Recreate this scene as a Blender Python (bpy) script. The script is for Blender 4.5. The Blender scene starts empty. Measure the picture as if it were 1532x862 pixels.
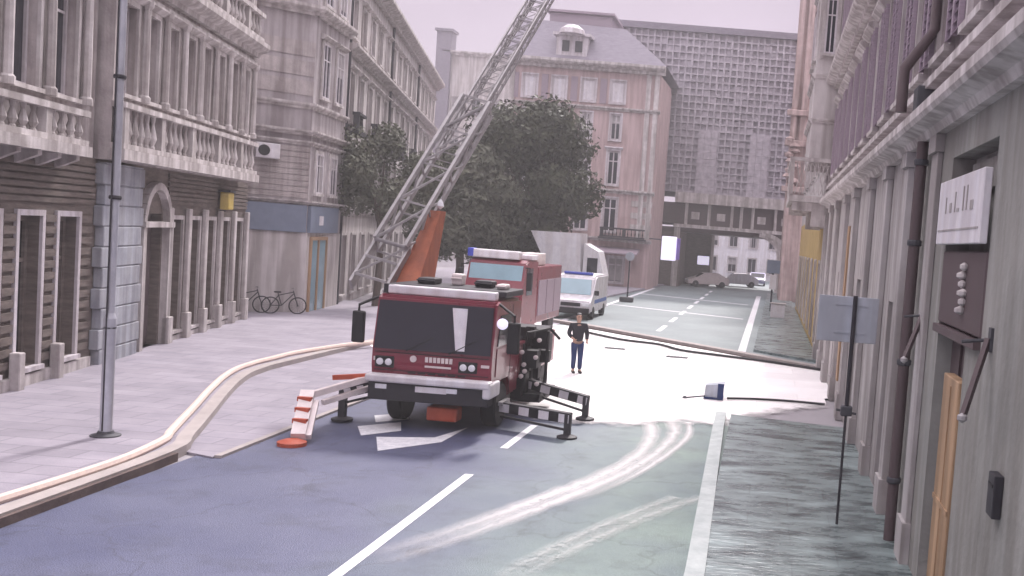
import bpy, bmesh, math, random
from math import sin, cos, pi, radians, sqrt, atan2
from mathutils import Vector, Matrix
random.seed(7)
S = bpy.context.scene
C = S.collection

# ------------------------------------------------------------ camera, sky, sun, exposure
F_PX, W_PX, H_PX = 1500.0, 1532.0, 862.0
PPX, PPY, CAM_H = 1143.0, 460.0, 4.4
ROLL, PITCH = radians(4.5), radians(3.4)
F0 = Vector((0, cos(PITCH), -sin(PITCH))); R0 = Vector((1, 0, 0)); U0 = R0.cross(F0)
RV = R0*cos(ROLL)+U0*sin(ROLL); UV = U0*cos(ROLL)-R0*sin(ROLL)
CAM = Vector((0, 0, CAM_H))
cam_data = bpy.data.cameras.new('camera'); cam = bpy.data.objects.new('camera', cam_data); C.objects.link(cam)
cam.matrix_world = Matrix(((RV.x, UV.x, -F0.x, 0), (RV.y, UV.y, -F0.y, 0), (RV.z, UV.z, -F0.z, CAM_H), (0, 0, 0, 1)))
cam_data.sensor_width = 36; cam_data.sensor_fit = 'HORIZONTAL'
cam_data.lens = 36*F_PX/W_PX
cam_data.shift_x = -(PPX-W_PX/2)/W_PX
cam_data.shift_y = (PPY-H_PX/2)/W_PX
cam_data.clip_start = 0.1; cam_data.clip_end = 3000
S.camera = cam

world = bpy.data.worlds.new('World'); S.world = world; world.use_nodes = True
wn = world.node_tree.nodes; wl = world.node_tree.links
bg = wn['Background']
sky = wn.new('ShaderNodeTexSky'); sky.sky_type = 'NISHITA'; sky.sun_disc = False
SUN_EL, SUN_AZ = radians(44), radians(6)      # azimuth measured from +Y towards +X
sky.sun_elevation = SUN_EL; sky.sun_rotation = SUN_AZ
sky.air_density = 1.0; sky.dust_density = 1.5; sky.ozone_density = 1.0
hs = wn.new('ShaderNodeHueSaturation'); hs.inputs['Saturation'].default_value = 0.10
tint = wn.new('ShaderNodeMix'); tint.data_type = 'RGBA'; tint.blend_type = 'MULTIPLY'
tint.inputs[0].default_value = 1.0; tint.inputs[7].default_value = (0.98, 0.83, 1.0, 1)
wl.new(sky.outputs[0], hs.inputs['Color']); wl.new(hs.outputs[0], tint.inputs[6]); 
# overcast layer over the clear sky: brighter towards the zenith, faint cloud tone
gm = wn.new('ShaderNodeTexCoord'); sz = wn.new('ShaderNodeSeparateXYZ'); wl.new(gm.outputs['Generated'], sz.inputs[0])
el = wn.new('ShaderNodeMapRange'); el.interpolation_type = 'SMOOTHSTEP'; el.inputs[1].default_value = 0.22; el.inputs[2].default_value = 0.85; el.inputs[3].default_value = 2.15; el.inputs[4].default_value = 13.5; wl.new(sz.outputs[2], el.inputs[0])
cn_ = wn.new('ShaderNodeTexNoise'); cn_.inputs['Scale'].default_value = 2.5; cn_.inputs['Detail'].default_value = 6; cm = wn.new('ShaderNodeMapping'); cm.inputs['Scale'].default_value = (1, 1, 3.5); wl.new(gm.outputs['Generated'], cm.inputs[0]); wl.new(cm.outputs[0], cn_.inputs['Vector'])
cr_ = wn.new('ShaderNodeMapRange'); cr_.inputs[1].default_value = 0.3; cr_.inputs[2].default_value = 0.7; cr_.inputs[3].default_value = 0.86; cr_.inputs[4].default_value = 1.14; wl.new(cn_.outputs[0], cr_.inputs[0])
cmul = wn.new('ShaderNodeMath'); cmul.operation = 'MULTIPLY'; wl.new(el.outputs[0], cmul.inputs[0]); wl.new(cr_.outputs[0], cmul.inputs[1])
cc = wn.new('ShaderNodeMix'); cc.data_type = 'RGBA'; cc.blend_type = 'MULTIPLY'; cc.inputs[0].default_value = 1; ct_ = wn.new('ShaderNodeMix'); ct_.data_type = 'RGBA'; ef = wn.new('ShaderNodeMapRange'); ef.inputs[1].default_value = 0.2; ef.inputs[2].default_value = 0.6; wl.new(sz.outputs[2], ef.inputs[0]); wl.new(ef.outputs[0], ct_.inputs[0]); ct_.inputs[6].default_value = (1.0, 0.83, 1.04, 1); ct_.inputs[7].default_value = (1.0, 0.93, 0.985, 1); wl.new(ct_.outputs[2], cc.inputs[6]); wl.new(cmul.outputs[0], cc.inputs[7])
cover = wn.new('ShaderNodeMix'); cover.data_type = 'RGBA'; cover.inputs[0].default_value = 0.93; wl.new(tint.outputs[2], cover.inputs[6]); wl.new(cc.outputs[2], cover.inputs[7])
wl.new(cover.outputs[2], bg.inputs[0])
bg.inputs[1].default_value = 0.1
sd = bpy.data.lights.new('sun', 'SUN'); sun = bpy.data.objects.new('sun', sd); C.objects.link(sun)
sd.energy = 1.7; sd.angle = radians(7); sd.color = (1.0, 0.94, 0.92)
sdir = Vector((sin(SUN_AZ)*cos(SUN_EL), cos(SUN_AZ)*cos(SUN_EL), sin(SUN_EL)))
sun.rotation_euler = sdir.to_track_quat('Z', 'Y').to_euler(); sun.location = (20, 20, 60)
S.view_settings.view_transform = 'Standard'; S.view_settings.look = 'None'
S.view_settings.gamma = 1; S.view_settings.use_curve_mapping = False
S.view_settings.exposure = 1.32

# ------------------------------------------------------------ helpers
def ray(x, y): return F0+RV*((x-PPX)/F_PX)-UV*((y-PPY)/F_PX)
def G(x, y, z=0.0):                       # a point of the ground
    d = ray(x, y); return CAM+d*((z-CAM_H)/d.z)
def V(x, y, Y):                           # a point at depth Y along the road
    d = ray(x, y); return CAM+d*(Y/d.y)

MATS = {}
def mat(name, col, rough=0.8, var=0.12, scale=3.0, bump=0.0, bscale=30.0, metal=0.0, col2=None, stretch=None, spec=0.4, streak=0.0, coat=0.0):
    if name in MATS: return MATS[name]
    m = bpy.data.materials.new(name); m.use_nodes = True; MATS[name] = m
    n = m.node_tree.nodes; l = m.node_tree.links; b = n['Principled BSDF']
    b.inputs['Roughness'].default_value = rough; b.inputs['Metallic'].default_value = metal
    b.inputs['Specular IOR Level'].default_value = spec; b.inputs['Coat Weight'].default_value = coat
    tc = n.new('ShaderNodeTexCoord'); mp = n.new('ShaderNodeMapping')
    if stretch: mp.inputs['Scale'].default_value = stretch
    l.new(tc.outputs['Object'], mp.inputs[0])
    no = n.new('ShaderNodeTexNoise'); no.inputs['Scale'].default_value = scale; no.inputs['Detail'].default_value = 7; no.inputs['Roughness'].default_value = 0.65
    l.new(mp.outputs[0], no.inputs['Vector'])
    rp = n.new('ShaderNodeValToRGB'); rp.color_ramp.elements[0].position = 0.32; rp.color_ramp.elements[1].position = 0.68
    c2 = col2 if col2 else tuple(c*(1+var) for c in col); c1 = col if col2 else tuple(c*(1-var) for c in col)
    rp.color_ramp.elements[0].color = (*c1, 1); rp.color_ramp.elements[1].color = (*[min(1, c) for c in c2], 1)
    l.new(no.outputs[0], rp.inputs[0]); out = rp.outputs[0]
    if streak > 0:                         # dirt that runs down a wall
        m2 = n.new('ShaderNodeMapping'); m2.inputs['Scale'].default_value = (2.2, 2.2, 0.16); l.new(tc.outputs['Object'], m2.inputs[0])
        n2 = n.new('ShaderNodeTexNoise'); n2.inputs['Scale'].default_value = 1.6; n2.inputs['Detail'].default_value = 8; l.new(m2.outputs[0], n2.inputs['Vector'])
        r2 = n.new('ShaderNodeValToRGB'); r2.color_ramp.elements[0].position = 0.4; r2.color_ramp.elements[1].position = 0.62
        v = 1-streak; r2.color_ramp.elements[0].color = (v, v*0.97, v*0.95, 1); r2.color_ramp.elements[1].color = (1, 1, 1, 1); l.new(n2.outputs[0], r2.inputs[0])
        mx = n.new('ShaderNodeMix'); mx.data_type = 'RGBA'; mx.blend_type = 'MULTIPLY'; mx.inputs[0].default_value = 1
        l.new(out, mx.inputs[6]); l.new(r2.outputs[0], mx.inputs[7]); out = mx.outputs[2]
    l.new(out, b.inputs['Base Color'])
    rr = n.new('ShaderNodeMapRange'); rr.inputs[3].default_value = max(0.02, rough-0.1); rr.inputs[4].default_value = min(1, rough+0.1)
    l.new(no.outputs[0], rr.inputs[0]); l.new(rr.outputs[0], b.inputs['Roughness'])
    if bump > 0:
        nb = n.new('ShaderNodeTexNoise'); nb.inputs['Scale'].default_value = bscale; nb.inputs['Detail'].default_value = 5; l.new(mp.outputs[0], nb.inputs['Vector'])
        bp = n.new('ShaderNodeBump'); bp.inputs['Strength'].default_value = bump; bp.inputs['Distance'].default_value = 0.03
        l.new(nb.outputs[0], bp.inputs['Height']); l.new(bp.outputs[0], b.inputs['Normal'])
    return m

def tag(o, label=None, cat=None, group=None, kind=None):
    if label: o['label'] = label
    if cat: o['category'] = cat
    if group: o['group'] = group
    if kind: o['kind'] = kind
    return o

class Fr:                                  # a facade: u along it, z up, d out of it
    def __init__(s, a, b, flip=False):
        s.a = Vector((a[0], a[1], 0)); t = Vector((b[0]-a[0], b[1]-a[1], 0)); s.L = t.length; s.t = t.normalized()
        s.n = Vector((s.t.y, -s.t.x, 0))
        if flip: s.n = -s.n
    def p(s, u, z, d=0.0): return s.a+s.t*u+s.n*d+Vector((0, 0, z))

class MB:
    def __init__(s): s.bm = bmesh.new()
    def face(s, pts):
        try: return s.bm.faces.new([s.bm.verts.new(p) for p in pts])
        except ValueError: return None
    def hexa(s, p):                        # 8 corners, bottom 0-3 then top 4-7
        v = [s.bm.verts.new(q) for q in p]
        for f in ((0, 3, 2, 1), (4, 5, 6, 7), (0, 1, 5, 4), (1, 2, 6, 5), (2, 3, 7, 6), (3, 0, 4, 7)): s.bm.faces.new([v[i] for i in f])
        return v
    def box(s, x0, x1, y0, y1, z0, z1, bev=0.0):
        v = s.hexa([(x0, y0, z0), (x1, y0, z0), (x1, y1, z0), (x0, y1, z0), (x0, y0, z1), (x1, y0, z1), (x1, y1, z1), (x0, y1, z1)])
        if bev > 0:
            es = list({e for q in v for e in q.link_edges}); bmesh.ops.bevel(s.bm, geom=es, offset=bev, segments=2, affect='EDGES', profile=0.5)
        return s
    def fbox(s, f, u0, u1, z0, z1, d0, d1, bev=0.0):
        v = s.hexa([f.p(u0, z0, d1), f.p(u1, z0, d1), f.p(u1, z0, d0), f.p(u0, z0, d0), f.p(u0, z1, d1), f.p(u1, z1, d1), f.p(u1, z1, d0), f.p(u0, z1, d0)])
        if bev > 0:
            es = list({e for q in v for e in q.link_edges}); bmesh.ops.bevel(s.bm, geom=es, offset=bev, segments=1, affect='EDGES')
        return s
    def prof(s, f, u0, u1, pts):           # a moulding: (d, z) profile run along a facade
        a = [s.bm.verts.new(f.p(u0, z, d)) for d, z in pts]; b = [s.bm.verts.new(f.p(u1, z, d)) for d, z in pts]
        n = len(pts)
        for i in range(n): s.bm.faces.new((a[i], a[(i+1) % n], b[(i+1) % n], b[i]))
        s.bm.faces.new(a); s.bm.faces.new(b[::-1]); return s
    def prism(s, poly, z0, z1):
        a = [s.bm.verts.new((p[0], p[1], z0)) for p in poly]; b = [s.bm.verts.new((p[0], p[1], z1)) for p in poly]; n = len(poly)
        for i in range(n): s.bm.faces.new((a[i], a[(i+1) % n], b[(i+1) % n], b[i]))
        s.bm.faces.new(a[::-1]); s.bm.faces.new(b); return s
    def xprism(s, poly, x0, x1, bev=0.0):  # (y, z) outline run across x
        a = [s.bm.verts.new((x0, p[0], p[1])) for p in poly]; b = [s.bm.verts.new((x1, p[0], p[1])) for p in poly]; n = len(poly)
        for i in range(n): s.bm.faces.new((a[i], a[(i+1) % n], b[(i+1) % n], b[i]))
        s.bm.faces.new(a[::-1]); s.bm.faces.new(b)
        if bev > 0:
            es = list({e for q in a+b for e in q.link_edges}); bmesh.ops.bevel(s.bm, geom=es, offset=bev, segments=2, affect='EDGES')
        return s
    def bar(s, p, q, w, h=None, up=(0, 0, 1)):
        p = Vector(p); q = Vector(q); h = h or w; d = (q-p).normalized(); up = Vector(up)
        if abs(d.dot(up)) > 0.98: up = Vector((1, 0, 0))
        x = d.cross(up).normalized()*w/2; y = x.cross(d).normalized()*h/2
        s.hexa([p-x-y, p+x-y, q+x-y, q-x-y, p-x+y, p+x+y, q+x+y, q-x+y]); return s
    def tube(s, pts, r, n=10, r2=None, cap=True):
        pts = [Vector(p) for p in pts]; rings = []
        for i, p in enumerate(pts):
            d = (pts[min(i+1, len(pts)-1)]-pts[max(i-1, 0)]).normalized()
            up = Vector((0, 0, 1)) if abs(d.z) < 0.95 else Vector((1, 0, 0))
            x = d.cross(up).normalized(); y = x.cross(d)
            rr = r if r2 is None else r+(r2-r)*i/(len(pts)-1)
            rings.append([s.bm.verts.new(p+x*rr*cos(2*pi*k/n)+y*rr*sin(2*pi*k/n)) for k in range(n)])
        for a, b in zip(rings, rings[1:]):
            for k in range(n): s.bm.faces.new((a[k], a[(k+1) % n], b[(k+1) % n], b[k]))
        if cap: s.bm.faces.new(rings[0][::-1]); s.bm.faces.new(rings[-1])
        return s
    def lathe(s, c, prof, n=14, axis='z'):
        c = Vector(c); rings = []
        for r, h in prof:
            ring = []
            for k in range(n):
                a = 2*pi*k/n
                o = {'z': (r*cos(a), r*sin(a), h), 'x': (h, r*cos(a), r*sin(a)), 'y': (r*cos(a), h, r*sin(a))}[axis]
                ring.append(s.bm.verts.new(c+Vector(o)))
            rings.append(ring)
        for a, b in zip(rings, rings[1:]):
            for k in range(n): s.bm.faces.new((a[k], a[(k+1) % n], b[(k+1) % n], b[k]))
        s.bm.faces.new(rings[0][::-1]); s.bm.faces.new(rings[-1]); return s
    def build(s, name, m, parent=None, loc=None, smooth=False):
        o_ = parent['_o'] if parent is not None and '_o' in parent else (loc or (0, 0, 0))
        o_ = Vector(o_)
        bmesh.ops.recalc_face_normals(s.bm, faces=s.bm.faces)
        bmesh.ops.translate(s.bm, verts=s.bm.verts, vec=-o_)
        me = bpy.data.meshes.new(name); s.bm.to_mesh(me); s.bm.free()
        if smooth:
            me.polygons.foreach_set('use_smooth', [True]*len(me.polygons))
            me.set_sharp_from_angle(angle=radians(35))
        o = bpy.data.objects.new(name, me); C.objects.link(o); me.materials.append(m)
        o['_o'] = tuple(o_)
        if parent is not None: o.parent = parent
        else: o.location = o_
        return o
    def split(s, name, m, parent, gap=0.12):        # every separate piece becomes a part of its own
        bm = s.bm; bm.verts.ensure_lookup_table(); bm.verts.index_update(); seen = {}; comps = []
        for v in bm.verts:
            if v in seen: continue
            st = [v]; seen[v] = len(comps); vs = []
            while st:
                q = st.pop(); vs.append(q)
                for e in q.link_edges:
                    w = e.other_vert(q)
                    if w not in seen: seen[w] = len(comps); st.append(w)
            comps.append(vs)
        bb = [[min(v.co[i] for v in c)-gap/2 for i in range(3)]+[max(v.co[i] for v in c)+gap/2 for i in range(3)] for c in comps]
        par = list(range(len(comps)))
        def find(i):
            while par[i] != i: par[i] = par[par[i]]; i = par[i]
            return i
        for i in range(len(bb)):
            for j in range(i+1, len(bb)):
                if all(bb[i][k] <= bb[j][k+3] and bb[j][k] <= bb[i][k+3] for k in range(3)): par[find(i)] = find(j)
        groups = {}
        for i, c in enumerate(comps): groups.setdefault(find(i), []).append(i)
        out = []
        fl = list(bm.faces)
        for g in groups.values():
            gs = set(g); nb_ = MB(); mp = {}
            for i in g:
                for v in comps[i]: mp[v] = nb_.bm.verts.new(v.co)
            for f in fl:
                if f.verts[0] in mp: nb_.bm.faces.new([mp[v] for v in f.verts])
            out.append(nb_.build(name, m, parent))
        bm.free(); return out
def empty(name, loc, label, cat, group=None):
    o = bpy.data.objects.new(name, None); C.objects.link(o); o.location = loc; o['_o'] = tuple(loc); o.empty_display_size = 0.3
    return tag(o, label, cat, group)
def copy_tree(o, parent=None):
    c = o.copy(); C.objects.link(c)
    if parent is not None: c.parent = parent
    for ch in list(o.children): copy_tree(ch, c)
    return c

def wall_holes(mb, f, u0, u1, z0, z1, holes, depth=0.35, d=0.0):
    us = sorted({u0, u1, *[min(max(h[0], u0), u1) for h in holes], *[min(max(h[1], u0), u1) for h in holes]})
    zs = sorted({z0, z1, *[min(max(h[2], z0), z1) for h in holes], *[min(max(h[3], z0), z1) for h in holes]})
    for i in range(len(us)-1):
        for j in range(len(zs)-1):
            a, b, c_, e = us[i], us[i+1], zs[j], zs[j+1]
            if b-a < 1e-5 or e-c_ < 1e-5: continue
            uc, zc = (a+b)/2, (c_+e)/2
            if any(h[0] < uc < h[1] and h[2] < zc < h[3] for h in holes): continue
            mb.face([f.p(a, c_, d), f.p(b, c_, d), f.p(b, e, d), f.p(a, e, d)])
    for h in holes:
        a, b, c_, e = max(h[0], u0), min(h[1], u1), max(h[2], z0), min(h[3], z1)
        for q in (((a, c_), (a, e)), ((b, c_), (b, e)), ((a, c_), (b, c_)), ((a, e), (b, e))):
            (p1, q1), (p2, q2) = q
            mb.face([f.p(p1, q1, d), f.p(p2, q2, d), f.p(p2, q2, d-depth), f.p(p1, q1, d-depth)])

# ------------------------------------------------------------ materials
M = {}
M['asphalt'] = mat('asphalt', (0.062, 0.070, 0.138), 0.5, scale=0.45, bump=0.5, bscale=55, col2=(0.105, 0.114, 0.185))
def light_cast_road():                         # light cast painted into the asphalt: brighter and greenish right, dark blue-grey left
    m = M['asphalt']; n = m.node_tree.nodes; l = m.node_tree.links; b = n['Principled BSDF']
    src = b.inputs['Base Color'].links[0].from_socket
    tc = [q for q in n if q.type == 'TEX_COORD'][0]
    sx = n.new('ShaderNodeSeparateXYZ'); l.new(tc.outputs['Object'], sx.inputs[0])
    nz = n.new('ShaderNodeTexNoise'); nz.inputs['Scale'].default_value = 0.4; l.new(tc.outputs['Object'], nz.inputs['Vector'])
    ad = n.new('ShaderNodeMath'); ad.operation = 'MULTIPLY_ADD'; ad.inputs[1].default_value = 3.0; l.new(nz.outputs[0], ad.inputs[0]); l.new(sx.outputs[0], ad.inputs[2])
    mr = n.new('ShaderNodeMapRange'); mr.inputs[1].default_value = -4.2; mr.inputs[2].default_value = -0.5; l.new(ad.outputs[0], mr.inputs[0])
    mx = n.new('ShaderNodeMix'); mx.data_type = 'RGBA'; mx.blend_type = 'MULTIPLY'; l.new(mr.outputs[0], mx.inputs[0])
    mx.inputs[7].default_value = (1.85, 2.3, 1.25, 1); l.new(src, mx.inputs[6])
    fn = n.new('ShaderNodeTexNoise'); fn.inputs['Scale'].default_value = 45; fn.inputs['Detail'].default_value = 3; l.new(tc.outputs['Object'], fn.inputs['Vector'])
    fr = n.new('ShaderNodeMapRange'); fr.inputs[1].default_value = 0.3; fr.inputs[2].default_value = 0.7; fr.inputs[3].default_value = 0.78; fr.inputs[4].default_value = 1.22; l.new(fn.outputs[0], fr.inputs[0])
    m2 = n.new('ShaderNodeMix'); m2.data_type = 'RGBA'; m2.blend_type = 'MULTIPLY'; m2.inputs[0].default_value = 1
    l.new(mx.outputs[2], m2.inputs[6]); l.new(fr.outputs[0], m2.inputs[7]); l.new(m2.outputs[2], b.inputs['Base Color'])
    vo = n.new('ShaderNodeTexVoronoi'); vo.feature = 'DISTANCE_TO_EDGE'; vo.inputs['Scale'].default_value = 0.32
    dn = n.new('ShaderNodeTexNoise'); dn.inputs['Scale'].default_value = 2.0; dn.inputs['Detail'].default_value = 6; l.new(tc.outputs['Object'], dn.inputs['Vector'])
    av = n.new('ShaderNodeMix'); av.data_type = 'RGBA'; av.blend_type = 'ADD'; av.inputs[0].default_value = 1.4; l.new(tc.outputs['Object'], av.inputs[6]); l.new(dn.outputs[1], av.inputs[7]); l.new(av.outputs[2], vo.inputs['Vector'])
    cr = n.new('ShaderNodeMapRange'); cr.inputs[1].default_value = 0.0; cr.inputs[2].default_value = 0.012; cr.inputs[3].default_value = 0.72; cr.inputs[4].default_value = 1.0; l.new(vo.outputs['Distance'], cr.inputs[0])
    st = n.new('ShaderNodeTexNoise'); st.inputs['Scale'].default_value = 1.1; st.inputs['Detail'].default_value = 8; st.inputs['Roughness'].default_value = 0.7; l.new(tc.outputs['Object'], st.inputs['Vector'])
    sr = n.new('ShaderNodeMapRange'); sr.inputs[1].default_value = 0.30; sr.inputs[2].default_value = 0.5; sr.inputs[3].default_value = 0.68; sr.inputs[4].default_value = 1.0; l.new(st.outputs[0], sr.inputs[0])
    mu = n.new('ShaderNodeMath'); mu.operation = 'MULTIPLY'; l.new(cr.outputs[0], mu.inputs[0]); l.new(sr.outputs[0], mu.inputs[1])
    m3 = n.new('ShaderNodeMix'); m3.data_type = 'RGBA'; m3.blend_type = 'MULTIPLY'; m3.inputs[0].default_value = 1; l.new(m2.outputs[2], m3.inputs[6]); l.new(mu.outputs[0], m3.inputs[7]); l.new(m3.outputs[2], b.inputs['Base Color'])
light_cast_road()
M['far_asphalt'] = mat('far_asphalt', (0.14, 0.17, 0.18), 0.65, scale=0.35, bump=0.3, col2=(0.21, 0.25, 0.26))
M['ground'] = mat('ground', (0.3, 0.28, 0.3), 0.9, scale=0.3)
M['paving'] = mat('paving', (0.25, 0.23, 0.275), 0.85, scale=0.9, bump=0.2, col2=(0.35, 0.32, 0.37))
def paving_joints(m, w, h, dark):
    n = m.node_tree.nodes; l = m.node_tree.links; b = n['Principled BSDF']; src = b.inputs['Base Color'].links[0].from_socket
    tc = [q for q in n if q.type == 'TEX_COORD'][0]; br = n.new('ShaderNodeTexBrick'); br.inputs['Scale'].default_value = 1
    br.inputs['Brick Width'].default_value = w; br.inputs['Row Height'].default_value = h; br.inputs['Mortar Size'].default_value = 0.012
    br.inputs['Color1'].default_value = (1, 1, 1, 1); br.inputs['Color2'].default_value = (0.86, 0.86, 0.86, 1); br.inputs['Mortar'].default_value = (dark, dark, dark, 1)
    l.new(tc.outputs['Object'], br.inputs['Vector'])
    mx = n.new('ShaderNodeMix'); mx.data_type = 'RGBA'; mx.blend_type = 'MULTIPLY'; mx.inputs[0].default_value = 1
    l.new(src, mx.inputs[6]); l.new(br.outputs[0], mx.inputs[7]); l.new(mx.outputs[2], b.inputs['Base Color'])
paving_joints(M['paving'], 1.1, 0.55, 0.6)
M['wet_paving'] = mat('wet_paving', (0.02, 0.029, 0.033), 0.28, scale=1.3, bump=0.7, bscale=6, col2=(0.31, 0.385, 0.385), stretch=(0.7, 1.7, 1))  # wet paving; its pale reflections are painted in as light patches
paving_joints(M['wet_paving'], 1.3, 0.9, 0.7)
M['kerb'] = mat('kerb_stone', (0.36, 0.32, 0.31), 0.8, scale=2, bump=0.2)
M['kerb_dirt'] = mat('kerb_dirt', (0.07, 0.045, 0.045), 0.9, scale=2, bump=0.3, col2=(0.14, 0.10, 0.09))
M['paint'] = mat('road_paint', (0.55, 0.55, 0.60), 0.7, scale=6, col2=(0.78, 0.77, 0.80))
M['dust_glare'] = mat('pale_dust_glare', (0.84, 0.80, 0.80), 0.85, scale=0.5, bump=0.15, col2=(0.95, 0.92, 0.92))  # dust tone lifted near white to paint in the sun glare
M['iron'] = mat('iron', (0.05, 0.05, 0.06), 0.6, scale=9)
M['stone_pink'] = mat('pinkish_stone', (0.34, 0.30, 0.305), 0.85, scale=1.5, bump=0.3, bscale=14, col2=(0.51, 0.46, 0.46), streak=0.4)
M['stone_trim'] = mat('pale_stone_trim', (0.45, 0.41, 0.415), 0.8, scale=2.5, bump=0.25, bscale=20, col2=(0.64, 0.60, 0.60), streak=0.4)
M['brown'] = mat('brown_board', (0.085, 0.067, 0.06), 0.8, scale=2, bump=0.2, col2=(0.18, 0.145, 0.13), stretch=(1, 1, 5))
M['blue_stone'] = mat('blue_grey_stone', (0.27, 0.285, 0.34), 0.85, scale=1.5, bump=0.3, col2=(0.42, 0.435, 0.48), streak=0.3)
M['glass'] = mat('dark_glass', (0.018, 0.018, 0.028), 0.08, scale=1, spec=0.45)
M['glass_sky'] = mat('sky_glass', (0.24, 0.37, 0.44), 0.1, scale=1, spec=0.7)  # sky reflection painted into the glass colour
M['blind'] = mat('faded_blind', (0.26, 0.24, 0.25), 0.9, scale=4, col2=(0.40, 0.37, 0.38), stretch=(1, 1, 0.3))
M['white_frame'] = mat('white_frame', (0.6, 0.56, 0.6), 0.6, scale=5, streak=0.3)
M['plaster'] = mat('pale_plaster', (0.46, 0.425, 0.43), 0.9, scale=0.8, bump=0.15, bscale=10, col2=(0.60, 0.56, 0.56), streak=0.35)
M['plaster_lilac'] = mat('lilac_plaster', (0.36, 0.325, 0.345), 0.9, scale=0.8, bump=0.15, bscale=10, col2=(0.46, 0.42, 0.44), streak=0.35)
M['sign_blue'] = mat('blue_grey_sign', (0.16, 0.19, 0.26), 0.5, scale=2)
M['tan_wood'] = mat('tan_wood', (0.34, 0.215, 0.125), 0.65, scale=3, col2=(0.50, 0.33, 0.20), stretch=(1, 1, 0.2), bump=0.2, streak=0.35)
M['ochre'] = mat('ochre_stone', (0.42, 0.29, 0.10), 0.8, scale=1.2, col2=(0.58, 0.42, 0.18), bump=0.2, streak=0.3)
M['red_plaster'] = mat('dusty_pink_plaster', (0.44, 0.325, 0.335), 0.9, scale=0.6, col2=(0.54, 0.41, 0.41), streak=0.25)
M['slate'] = mat('slate_roof', (0.16, 0.14, 0.18), 0.6, scale=2, col2=(0.25, 0.225, 0.27), bump=0.3, stretch=(1, 1, 4))
M['shutter'] = mat('lilac_shutter', (0.30, 0.24, 0.29), 0.7, scale=3, stretch=(1, 1, 12), bump=0.2)
M['leaf'] = mat('leaf_green', (0.02, 0.025, 0.014), 0.6, scale=0.9, col2=(0.078, 0.085, 0.048), spec=0.3)
M['leaf2'] = mat('leaf_grey_green', (0.055, 0.06, 0.042), 0.65, scale=0.9, col2=(0.16, 0.165, 0.12), spec=0.3)
M['rust_red'] = mat('rust_red_paint', (0.26, 0.06, 0.025), 0.6, scale=2.5, col2=(0.38, 0.11, 0.05), bump=0.2, streak=0.3)
M['bark'] = mat('bark', (0.08, 0.06, 0.05), 0.9, scale=5, bump=0.5, stretch=(1, 1, 0.3))
M['red'] = mat('dark_red_paint', (0.15, 0.013, 0.03), 0.3, scale=2, col2=(0.21, 0.022, 0.042), coat=0.25)
M['red_bright'] = mat('orange_red_paint', (0.36, 0.06, 0.03), 0.55, scale=3, col2=(0.50, 0.10, 0.05))
M['white'] = mat('white_paint', (0.62, 0.60, 0.66), 0.45, scale=3, col2=(0.76, 0.74, 0.78), streak=0.15)
M['cream'] = mat('cream_paint', (0.66, 0.58, 0.58), 0.45, scale=3)
M['black'] = mat('black_rubber', (0.010, 0.009, 0.012), 0.6, scale=6)
M['dark_metal'] = mat('dark_metal', (0.03, 0.028, 0.035), 0.6, scale=6, spec=0.3)
M['alu'] = mat('ladder_metal', (0.27, 0.255, 0.265), 0.5, scale=5, metal=0.1, col2=(0.40, 0.38, 0.39))
M['lamp'] = mat('lamp_lens', (0.75, 0.75, 0.8), 0.15, scale=4, spec=0.8)
M['navy'] = mat('navy_cloth', (0.02, 0.035, 0.11), 0.9, scale=12)
M['blackcloth'] = mat('black_cloth', (0.02, 0.02, 0.028), 0.9, scale=12)
M['skin'] = mat('skin', (0.42, 0.26, 0.20), 0.6, scale=8)
M['pole'] = mat('galvanised_pole', (0.44, 0.45, 0.52), 0.5, scale=4, metal=0.1, col2=(0.56, 0.57, 0.63), streak=0.3)
M['grey_sign'] = mat('grey_sign_back', (0.38, 0.41, 0.48), 0.6, scale=3, col2=(0.45, 0.48, 0.55), streak=0.2)
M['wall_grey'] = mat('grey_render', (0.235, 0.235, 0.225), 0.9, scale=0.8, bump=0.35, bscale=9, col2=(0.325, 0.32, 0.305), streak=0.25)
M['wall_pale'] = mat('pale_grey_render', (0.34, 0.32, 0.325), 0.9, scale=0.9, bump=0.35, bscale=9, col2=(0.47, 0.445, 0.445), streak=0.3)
M['dark_wood'] = mat('dark_brown_wood', (0.085, 0.06, 0.065), 0.6, scale=3, stretch=(1, 1, 0.2), bump=0.1)
M['yellow'] = mat('yellow_lamp_box', (0.55, 0.42, 0.12), 0.5, scale=4)
M['hose'] = mat('fire_hose', (0.62, 0.50, 0.46), 0.85, scale=7, col2=(0.74, 0.60, 0.52))

def lit(name, col, k):
    m = bpy.data.materials.new(name); m.use_nodes = True; b = m.node_tree.nodes['Principled BSDF']; b.inputs['Base Color'].default_value = (*col, 1); b.inputs['Emission Color'].default_value = (*col, 1); b.inputs['Emission Strength'].default_value = k; return m
M['lit_white'] = lit('lit_white', (0.85, 0.8, 1.0), 0.3); M['lit_warm'] = lit('lit_warm', (1.0, 0.62, 0.25), 0.8)
# ------------------------------------------------------------ ground, roads, pavements
def sheet(name, poly, z, m, kind='structure', sub=None):
    mb = MB(); mb.face([(p[0], p[1], z) for p in poly]); o = mb.build(name, m); tag(o, kind=kind); return o
sheet('ground', [(-400, -50), (400, -50), (400, 900), (-400, 900)], -0.02, M['ground'])
sheet('road', [(-9.7, -20), (-0.62, -20), (-0.62, 40), (-9.7, 46)], 0.0, M['asphalt'])
sheet('far_road', [(-16, 50), (3, 36.4), (3, 170), (-16, 170)], 0.004, M['far_asphalt'])
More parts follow.
